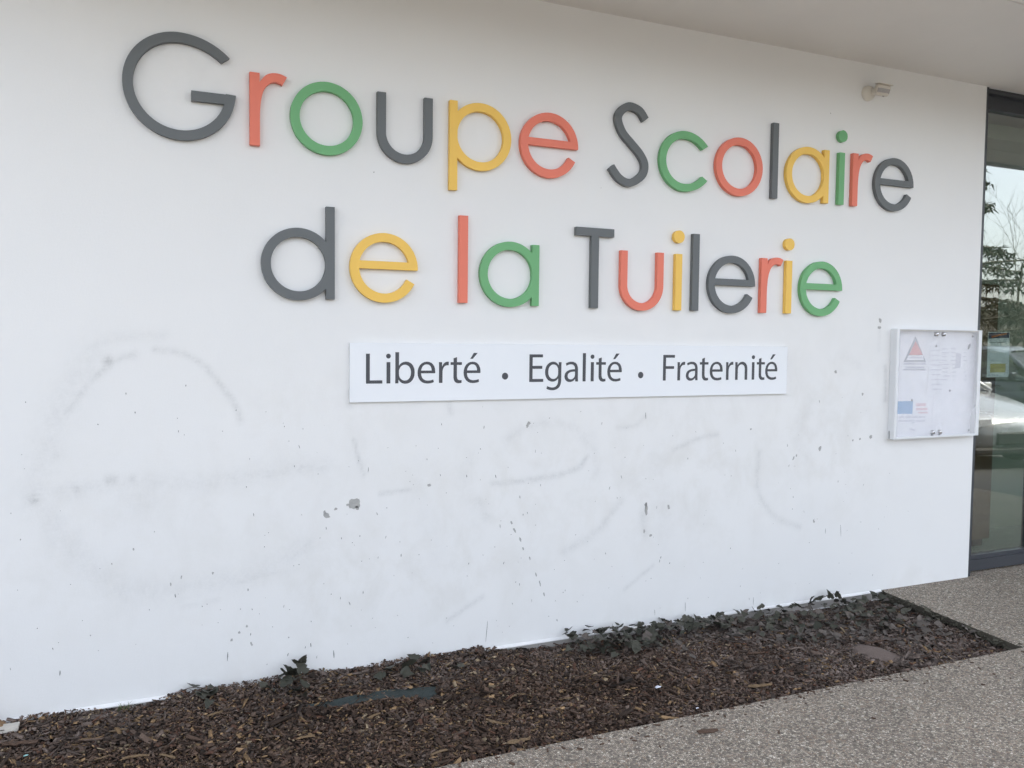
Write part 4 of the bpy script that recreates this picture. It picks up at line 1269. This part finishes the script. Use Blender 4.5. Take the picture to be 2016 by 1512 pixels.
# flat stone
st_px = [(1672, 1270), (1690, 1266), (1735, 1272), (1762, 1286), (1788, 1293), (1770, 1303), (1730, 1305), (1704, 1296), (1682, 1288)]
sq = [onground(px, py, -0.01) for px, py in st_px]
c = (sum(a_[0] for a_ in sq) / len(sq), sum(a_[1] for a_ in sq) / len(sq))
zt = float(bed_z(*c)) + 0.012
sv = [(x - c[0], y - c[1], -0.03) for x, y in sq] + [((x - c[0]) * .98, (y - c[1]) * .98, 0.010 + random.uniform(-.003, .003)) for x, y in sq] + [((x - c[0]) * .72, (y - c[1]) * .72, 0.018 + random.uniform(-.004, .004)) for x, y in sq] + [(0, 0, 0.02)]
k = len(sq); sf = []
for lv_ in (0, 1):
    for i in range(k): sf.append((lv_ * k + i, lv_ * k + (i + 1) % k, (lv_ + 1) * k + (i + 1) % k, (lv_ + 1) * k + i))
for i in range(k): sf.append((2 * k + i, 2 * k + (i + 1) % k, 3 * k))
so = MB(); so.add(sv, sf, True)
if True:
    ar = area2(sq)
    if ar < 0: so.f = [f[::-1] for f in so.f]
drift = [onground(px, py, -0.01) for px, py in ((610, 1398), (640, 1400), (668, 1400), (690, 1395), (712, 1390), (735, 1387), (760, 1383), (790, 1381), (815, 1379), (835, 1386), (866, 1372), (872, 1356), (868, 1345), (602, 1385), (640, 1383), (720, 1368), (800, 1352),
                                                (1672, 1275), (1690, 1293), (1712, 1301), (1740, 1306), (1775, 1303), (1790, 1292), (1680, 1267), (1745, 1274))]
tag(chips(2600, 0, 0, 'mulch_drift', drift, 0.020, 0.016), label='loose bark chips heaped over the membrane and stone edges', cat='mulch', kind='stuff')
tag(so.build('flat_stone', M['stone'], None, (c[0], c[1], zt)), 'flat brown-grey stone lying in the mulch near the right corner', 'stone')


# withered leaf litter caught among the ivy, and a few chips kicked onto the slabs
lm = MB(); lt = []
for k2 in range(420):
    px = random.triangular(1080, 1960, 1700); py = 1245 - (px - 1400) * 0.02 + random.gauss(8, 17) + (max(0, px - 1750) * 0.10)
    x, y = onground(px, py, -0.03)
    if not (BED_F + 0.05 < y < -0.02 and x < 4.08): continue
    z = float(bed_z(x, y)) + random.uniform(0.004, 0.024); s_ = random.uniform(0.010, 0.026)
    mt = Matrix.Translation((x, y, z)) @ Matrix.Rotation(random.uniform(0, 6.28), 4, 'Z') @ Matrix.Rotation(random.gauss(0, .5), 4, 'X') @ Matrix.Rotation(random.gauss(0, .4), 4, 'Y')
    cu = random.uniform(-.5, .7)
    pts = [(-1, 0, cu * .5), (-.45, .5, .1), (.35, .55, 0), (1.1, 0, cu * .4), (.35, -.5, .1), (-.45, -.55, .05), (0, 0, -.12)]
    lm.add([mt @ (Vector(q) * s_ * random.uniform(.85, 1.15)) for q in pts], [(0, 5, 6), (5, 4, 6), (4, 3, 6), (3, 2, 6), (2, 1, 6), (1, 0, 6)], True)
lo = lm.build('leaf_litter', M['litter'])
tag(lo, 'withered grey-brown leaf litter matted among the ivy patches', 'leaf litter', kind='stuff')
spl = MB()
for k2 in range(150):
    x = random.uniform(0.6, 4.1); dd = abs(random.gauss(0, 0.035)) + 0.004
    if k2 % 5 == 0: dd += random.uniform(0, .3)
    y = BED_F - dd; L = random.uniform(0.003, 0.013)
    mt = Matrix.Translation((x, y, 0.0012)) @ Matrix.Rotation(random.uniform(0, 6.28), 4, 'Z')
    spl.box((-L, -L * random.uniform(.2, .5), -0.001), (L, L * random.uniform(.2, .5), random.uniform(.0008, .003)), mt)
tag(spl.build('spilled_chip', M['bark_dark']), 'small bark crumbs spilled on the pavement along the bed', 'bark crumbs', kind='stuff')


# larger bark pieces
def bark_mesh(seed, mat):
    rr = random.Random(seed); m_ = MB(); vs, fs = [], []
    n = 9
    bend = rr.uniform(-.10, .10)
    for i in range(n):
        t = i / (n - 1); w = 0.5 * (0.25 + 0.75 * math.sin(math.pi * (0.12 + 0.78 * t)) ** .7) * rr.uniform(.55, 1.25)
        x = t - 0.5 + rr.uniform(-.03, .03); y0 = bend * math.sin(math.pi * t) + rr.uniform(-.025, .025)
        for (yy, zz) in ((-w * .30, -.01), (rr.uniform(-.05, .05), .045 + rr.uniform(-.02, .02)), (w * .30, .0), (w * .2, -.05), (-w * .2, -.05)):
            vs.append((x + rr.uniform(-.03, .03), y0 + yy, zz + rr.uniform(-.015, .015)))
    for i in range(n - 1):
        for k2 in range(5): fs.append((i * 5 + k2, (i + 1) * 5 + k2, (i + 1) * 5 + (k2 + 1) % 5, i * 5 + (k2 + 1) % 5))
    fs += [(0, 1, 2, 3, 4), tuple(reversed([(n - 1) * 5 + k2 for k2 in range(5)]))]
    m_.add(vs, [f[::-1] for f in fs]); return m_.mesh('bark_piece', mat)


BK = [bark_mesh(s, M['bark']) for s in range(4)]; BKD = [bark_mesh(s + 9, M['bark_dark']) for s in range(3)]


def bark(px, py, length_px, ang, mesh, label, lift=0.012, z=None, w=1.0, group='larger bark pieces in the mulch'):
    x, y = onground(px, py, -0.02 if z is None else z)
    x2, y2 = onground(px + 1, py, -0.02 if z is None else z)
    L = length_px * math.hypot(x2 - x, y2 - y)
    o = link('bark_piece', mesh)
    o.location = (x, y, (float(bed_z(x, y)) if z is None else z) + lift)
    o.rotation_euler = (random.uniform(-.2, .2) if z is None else 0, random.uniform(-.12, .12) if z is None else 0, math.radians(ang))
    o.scale = (L, L * w, L * .8)
    return tag(o, label, 'bark', group)


bark(330, 1490, 42, -48, BK[0], 'long tan stick lying slanted in the mulch at the lower left', w=.5)
bark(200, 1492, 30, 24, BK[1], 'short orange-tan bark sliver near the bottom left corner of the mulch', w=.8)
bark(268, 1491, 48, 4, BK[2], 'long tan bark strip beside the short sliver at the lower left', w=.6)
bark(430, 1412, 42, 14, BK[3], 'curved pale tan bark strip below the small ivy seedling', w=.5)
bark(230, 1443, 30, 8, BK[1], 'broad ochre bark flake in the mulch left of the slanted stick', w=1.3)
bark(40, 1466, 62, -6, BKD[0], 'big reddish brown bark lump at the left edge of the mulch', w=1.5, lift=.014)
bark(1018, 1372, 34, 4, BK[2], 'lumpy ochre bark flake in the middle of the mulch', w=1.3)
bark(1115, 1376, 27, 2, BK[0], 'thin straight pale sliver in the middle of the mulch', w=.35)
bark(973, 1425, 36, -52, BK[1], 'ochre bark wedge standing out near the front of the mulch', w=1.2)
bark(1022, 1460, 52, 10, BK[3], 'long ochre bark flake close to the front slab edge', w=.9)
bark(1496, 1348, 46, -22, BK[3], 'orange-brown bark flake near the front edge below the flat stone', w=1.1)
bark(1150, 1332, 44, 6, BKD[1], 'long reddish bark strip in front of the middle ivy patch', w=.5)
bark(865, 1486, 40, 16, BK[0], 'pale ochre split wood chip at the front of the mulch', w=.9)
bark(862, 1418, 26, -40, BK[1], 'small tan chip near the dark membrane', w=1.0)
bark(735, 1412, 36, 28, BK[2], 'pale forked bark sliver in front of the dark membrane', w=.6)
bark(603, 1457, 34, -12, BK[0], 'ochre bark sliver in the left middle of the mulch', w=.8)
bark(1492, 1285, 50, 3, BKD[2], 'long dark red bark strip behind the flat stone', w=.45)
bark(1720, 1262, 40, -8, BKD[0], 'pinkish bark strip lying against the back of the flat stone', w=.5)
bark(1195, 1248, 30, -35, BK[3], 'tan stick leaning on the base flashing in the middle ivy patch', w=.45, lift=.045)
bark(1393, 1441, 42, -10, BKD[1], 'flat brown bark flake lying alone on the pavement', z=0.0, lift=0.004, w=1.7, group=None)
# twigs
for i, (px, py, ln_, an, lab) in enumerate(((1580, 1235, 110, -24, 'thin grey twig lying across the right ivy patch'), (1700, 1222, 85, -22, 'bare straight twig in front of the right ivy sprig'), (1150, 1240, 60, 30, 'short dark twig by the middle ivy patch'),
                                            (1930, 1245, 70, -35, 'thin pale twig beside the slab edge at the right corner'), (690, 1362, 60, 20, 'bent reddish twig behind the dark membrane'), (1390, 1262, 100, 8, 'long thin twig between the two large ivy patches'),
                                            (335, 1470, 55, 40, 'fine twig lying above the slanted stick'))):
    x, y = onground(px, py, -0.02); x2, _ = onground(px + 1, py, -0.02); L = ln_ * abs(x2 - x)
    q = [(0.5 * L * math.cos(math.radians(an)) * s, 0.5 * L * math.sin(math.radians(an)) * s + random.uniform(-.008, .008), 0.006 * math.sin(s * 3 + i)) for s in (-1, -.4, .2, .6, 1)]
    tag(MB().tube(spline(q, 4), [0.0026 - 0.0011 * t / 16 for t in range(17)], 5).build('twig', M['twig'], None, (x, min(y, -0.05), float(bed_z(x, y)) + 0.022)), lab, 'twig', 'twigs in the bed')
# weed tuft at the flashing
wx, wy = onground(243, 1392, -0.01)
wt = tag(empty('weed_tuft', (wx, min(wy, -0.03), float(bed_z(wx, wy)))), 'small green weed tuft at the left by the base flashing', 'weed')
for k2 in range(26):
    an = random.uniform(0, 6.28); h_ = random.uniform(.018, .042); sp_ = random.uniform(.005, .03)
    dx, dy = math.cos(an), math.sin(an) * .5
    bl = MB(); wv_ = Vector((-dy, dx, 0)).normalized() * 0.0018
    q = [Vector((dx * sp_ * t * t, dy * sp_ * t * t - .002, h_ * t)) + Vector((random.uniform(-.012, .012), 0, 0)) * (1 - t) * 0 for t in (0, .5, 1)]
    off = Vector((random.uniform(-.022, .022), random.uniform(-.008, .004), 0))
    bl.add([q[0] + off - wv_, q[0] + off + wv_, q[1] + off + wv_ * .8, q[1] + off - wv_ * .8, q[2] + off], [(0, 1, 2, 3), (3, 2, 4)])
    bl.build('blade', M['weed'], wt)
# scraps
for (px, py, s, mat, lab) in ((1296, 1358, .03, 'scrap_white', 'crumpled pale blue-white scrap in the mulch'), (1373, 1394, .014, 'scrap_white', 'tiny white scrap near the front slab edge'), (51, 1489, .016, 'scrap_teal', 'tiny teal scrap at the bottom left of the mulch')):
    x, y = onground(px, py, -0.02); m_ = MB()
    pts = [(random.uniform(-s, s) if abs(i) else 0, random.uniform(-s * .4, s * .4), random.uniform(0, s * .3)) for i in range(5)]
    pts = [(-s / 2, -s * .2, 0), (s * .4, -s * .25, s * .12), (s * .55, s * .15, 0.002), (0, s * .3, s * .2), (-s * .5, s * .2, s * .05), (0, 0, s * .22)]
    m_.add(pts, [(0, 1, 5), (1, 2, 5), (2, 3, 5), (3, 4, 5), (4, 0, 5)])
    tag(m_.build('litter_scrap', M[mat], None, (x, y, float(bed_z(x, y)) + .016)), lab, 'litter')
# timber at the left edge
tb = empty('timber_offcut', (-0.590, -0.05, 0.034)); tag(tb, 'brown timber offcut with pale end at the left edge against the wall', 'timber')
tm = Matrix.Rotation(math.radians(42), 4, 'Y')
MB().bevbox((-0.30, -0.022, -0.02), (0.085, 0.022, 0.012), 0.002, tm).build('plank', M['timber'], tb)
MB().bevbox((-0.28, -0.04, -0.012), (0.105, 0.018, 0.004), 0.002, Matrix.Translation((0, -0.016, -0.032))).build('pale_strip', M['pale_timber'], tb)


# ------------------------------------------------------------------ what the entrance glass mirrors: car park, trees, hillside
def car(name, loc, rz, paint, label, hgt=1.0):
    root = tag(empty(name, loc, rz), label, 'car', 'cars parked beside the school')
    # stations along the length (y forward): y, sill z, belt z, belt half width, roof z (None = no cabin), roof half width
    st_ = [(2.05, .38, .56, .62), (1.98, .24, .66, .76), (1.70, .20, .76, .84), (1.15, .19, .90, .87), (0.85, .19, .96, .88), (0.1, .19, .97, .89), (-0.9, .19, .99, .89), (-1.55, .20, 1.0, .87), (-1.92, .26, .98, .80), (-2.05, .36, .80, .70)]
    vs, fs = [], []
    for (y, zs, zb, w) in st_:
        zm = zs + (zb - zs) * .55
        for (x, z) in ((-w * .86, zs), (-w, zm - .05), (-w * .99, zm + .06), (-w * .93, zb - .03), (-w * .80, zb), (0, zb + .03), (w * .80, zb), (w * .93, zb - .03), (w * .99, zm + .06), (w, zm - .05), (w * .86, zs)):
            vs.append((x, y, z * hgt))
    k_ = 11
    for i in range(len(st_) - 1):
        for j in range(k_):
            fs.append((i * k_ + j, i * k_ + (j + 1) % k_, (i + 1) * k_ + (j + 1) % k_, (i + 1) * k_ + j))
    fs += [tuple(range(k_))[::-1], tuple((len(st_) - 1) * k_ + j for j in range(k_))]
    m_ = MB(); m_.add(vs, [f[::-1] for f in fs], True)
    # cabin: pillars and roof
    cab = [(0.88, .97, .70, .97), (0.22, 1.40, .60, 1.36), (-0.2, 1.455, .60, 1.41), (-0.9, 1.45, .59, 1.40), (-1.42, 1.38, .57, 1.33), (-1.95, 1.0, .66, 1.0)]
    cv, cf = [], []
    for (y, zt_, w, ze) in cab:
        for (x, z) in ((-w, ze), (-w * .7, zt_), (0, zt_ + .015), (w * .7, zt_), (w, ze)): cv.append((x, y, z * hgt))
    for i in range(1, len(cab) - 2):
        for j in range(4): cf.append((i * 5 + j, i * 5 + j + 1, (i + 1) * 5 + j + 1, (i + 1) * 5 + j))
    m_.add(cv, cf, True)
    for s in (-1, 1):       # pillars
        for (p0, p1) in (((s * .72, .86, .97), (s * .60, .22, 1.37)), ((s * .84, -.35, .98), (s * .60, -.35, 1.41)), ((s * .82, -1.5, 1.0), (s * .575, -1.36, 1.34)), ((s * .70, -1.93, 1.0), (s * .57, -1.42, 1.35))):
            m_.tube([(p0[0], p0[1], p0[2] * hgt), (p1[0], p1[1], p1[2] * hgt)], 0.035, 6)
    m_.build('body', M[paint], root)

    def pane(nm, pts):
        q = MB(); q.add([(x, y, z * hgt) for x, y, z in pts], [tuple(range(len(pts)))]); q.build(nm, M['car_glass'], root)
    pane('windscreen', [(-.68, .84, .985), (.68, .84, .985), (.58, .23, 1.365), (0, .20, 1.40), (-.58, .23, 1.365)])
    pane('rear_window', [(.64, -1.93, 1.02), (-.64, -1.93, 1.02), (-.54, -1.45, 1.34), (.54, -1.45, 1.34)])
    for s in (-1, 1):
        pane('side_window', [(s * .80, .70, .99), (s * .605, .20, 1.35), (s * .605, -.31, 1.40), (s * .83, -.31, .995)])
        pane('side_window', [(s * .83, -.39, .995), (s * .605, -.39, 1.40), (s * .58, -1.30, 1.34), (s * .81, -1.44, 1.01)])
        MB().bevbox((s * .93 - .07, .55, .98 * hgt), (s * .93 + .07, .63, 1.09 * hgt), .02).build('mirror', M[paint], root)
        MB().bevbox((s * .60 - .16, 1.93, .56 * hgt), (s * .60 + .12, 2.02, .69 * hgt), .02).build('headlight', M['lamp_lens'], root)
        MB().bevbox((s * .66 - .10, -2.06, .74 * hgt), (s * .66 + .10, -1.95, .92 * hgt), .02).build('tail_light', M['tail'], root)
        for dy in (.28, -.82): MB().bevbox((s * .885 - .012, dy - .08, .87 * hgt), (s * .885 + .012, dy + .08, .90 * hgt), .004).build('door_handle', M[paint], root)
        for wy_ in (1.28, -1.28):
            wm = Matrix.Translation((s * .76, wy_, .31)) @ Matrix.Rotation(math.pi / 2, 4, 'Y')
            wh = empty('wheel', (0, 0, 0), 0, root)
            MB().lathe([(.20, -.10), (.29, -.10), (.315, -.07), (.315, .07), (.29, .10), (.20, .10)], 28, wm).build('tyre', M['rubber'], wh)
            MB().lathe([(0.0, .09 * s), (.06, .095 * s), (.19, .07 * s), (.205, .10 * s)], 20, wm).build('rim', M['alu'], wh)
    MB().bevbox((-.45, 1.99, .33 * hgt), (.45, 2.07, .50 * hgt), .02).build('grille', M['plastic'], root)
    MB().bevbox((-.80, 1.90, .20), (.80, 2.06, .30), .03).build('bumper', M['plastic'], root)
    return root


car('parked_car', (10.9, -5.45, -0.10), math.radians(6), 'silver', 'silver hatchback mirrored in the entrance glass')
car('parked_car', (13.7, -5.6, -0.10), math.radians(3), 'darkblue', 'dark car parked behind the silver hatchback in the mirrored view', 1.12)


def refl(px, py, dist):
    """point seen in the entrance glass at a photo pixel, dist metres (camera path) away"""
    r = ray(px, py); t = dist / r.length
    return Vector((r.x * t, (DIST + 2 * GY) - r.y * t, EYE + r.z * t))


def bare_tree(loc, h_, seed, label):
    rr = random.Random(seed)
    root = tag(empty('bare_tree', loc), label, 'tree', 'bare trees beyond the car park')
    tk, cr = MB(), MB()

    def grow(mb, p, d, L, r, depth):
        pts, rad = [p], [r]; q = p.copy(); dd = d.copy()
        for i in range(4):
            dd = (dd + Vector((rr.uniform(-.14, .14), rr.uniform(-.14, .14), rr.uniform(-.02, .12)))).normalized()
            q = q + dd * L / 4; pts.append(q.copy()); rad.append(r * (1 - .17 * (i + 1)))
        mb.tube(pts, rad, 6 if depth == 0 else (5 if depth == 1 else 3), True, False)
        if depth < 3:
            for k2 in range(rr.randint(5, 7) if depth < 1 else (4 if depth < 2 else 3)):
                i = rr.randint(1 if depth else 2, 4)
                a_ = rr.uniform(0, 6.28); side = Vector((math.cos(a_), math.sin(a_), 0))
                nd = (dd * rr.uniform(.5, .9) + side * rr.uniform(.5, .9) + Vector((0, 0, .25))).normalized()
                grow(cr, pts[i], nd, L * rr.uniform(.45, .68), max(rad[i] * .42, .007), depth + 1)
    grow(tk, Vector((0, 0, 0)), Vector((0, 0, 1)), h_ * .62, h_ * .011, 0)
    tk.build('trunk', M['trunk'], root); cr.build('crown', M['trunk'], root)


def ground_at(px, dist):
    v = refl(px, 681, dist); return (v.x, v.y, -0.16)


bare_tree(ground_at(2001, 46), 9.0, 3, 'tall bare tree mirrored in the entrance glass right of the conifer')
bare_tree(ground_at(1984, 58), 6.2, 4, 'smaller bare tree mirrored below the conifer branches')
bare_tree(ground_at(1950, 52), 6.0, 8, 'low bare tree mirrored at the left edge of the glass')


def cedar(loc, h_, label):
    rr = random.Random(31)
    root = tag(empty('conifer_tree', loc), label, 'tree')
    tk = MB(); tk.tube([(0, 0, 0), (.05, 0, h_ * .5), (0, .05, h_)], [h_ * .02, h_ * .012, .02], 9)
    bo, nd = MB(), MB()
    z = h_ * .16
    while z < h_ * .97:
        R_ = (1 - z / h_) * h_ * .36 + .4
        for k2 in range(rr.randint(3, 5)):
            a_ = rr.uniform(0, 6.28); L = R_ * rr.uniform(.6, 1.15); up = rr.uniform(.0, .3)
            pts = [Vector((math.cos(a_) * L * t, math.sin(a_) * L * t, z + up * L * t - .22 * L * t * t + .12 * L * t ** 4)) for t in (0, .25, .5, .75, 1)]
            bo.tube(pts, [.04, .034, .025, .015, .005], 4, True, False)
            for i in range(int(75 * L)):
                t = rr.uniform(.2, 1.0); j = min(int(t * 4), 3); q = pts[j].lerp(pts[j + 1], t * 4 - j)
                wd = .42 * (1.15 - t)
                side = Vector((-math.sin(a_), math.cos(a_), 0)) * rr.uniform(-wd, wd)
                q = q + side + Vector((0, 0, rr.uniform(-.16, .04)))
                d1 = Vector((rr.uniform(-1, 1), rr.uniform(-1, 1), rr.uniform(-1.3, .1))).normalized() * rr.uniform(.10, .26)
                d2 = Vector((rr.uniform(-1, 1), rr.uniform(-1, 1), rr.uniform(-.4, .4))).normalized() * .035
                nd.add([q - d2, q + d2, q + d1], [(0, 1, 2)])
        z += h_ * rr.uniform(.03, .08)
    tk.build('trunk', M['trunk'], root); bo.build('branch', M['trunk'], root); nd.build('crown', M['needle'], root)


cedar(ground_at(1905, 24), 6.6, 'dark conifer with level drooping branches mirrored in the entrance glass')

# wooded slope
hv, hf = [], []
HX, HY = np.linspace(-260, 420, 60), np.linspace(-60, -330, 22)
for i, x in enumerate(HX):
    for j, y in enumerate(HY):
        t = j / 21
        hv.append((float(x), float(y), float(-0.3 + 23 * sstep(0, 1, t) * (0.85 + .15 * math.sin(x * .013 + 1) + .06 * math.sin(x * .05)))))
for i in range(59):
    for j in range(21): hf.append((i * 22 + j, (i + 1) * 22 + j, (i + 1) * 22 + j + 1, i * 22 + j + 1))
hm = MB(); hm.add(hv, [f[::-1] for f in hf], True)
tag(hm.build('hill', M['hill']), kind='structure')
br = MB()
for k2 in range(1500):
    x = random.uniform(-60, 400); y = random.uniform(-62, -250); t = (-60 - y) / 270
    z = -0.3 + 23 * float(sstep(0, 1, t)) * (0.85 + .15 * math.sin(x * .013 + 1) + .06 * math.sin(x * .05))
    h_ = random.uniform(3.5, 6.5)
    br.tube([(x, y, z), (x + random.uniform(-.3, .3), y, z + h_)], [.16, .04], 3, False, False)
    for _ in range(9):
        a_ = random.uniform(0, 6.28); zz = z + h_ * random.uniform(.3, .95); L = random.uniform(.7, 1.6)
        br.tube([(x, y, zz), (x + math.cos(a_) * L, y + math.sin(a_) * L, zz + L * random.uniform(.5, 1.2))], [.09, .03], 3, False, False)
tag(br.build('hillside_wood', M['brush']), label='brown winter wood covering the mirrored hillside', cat='woodland', kind='stuff')
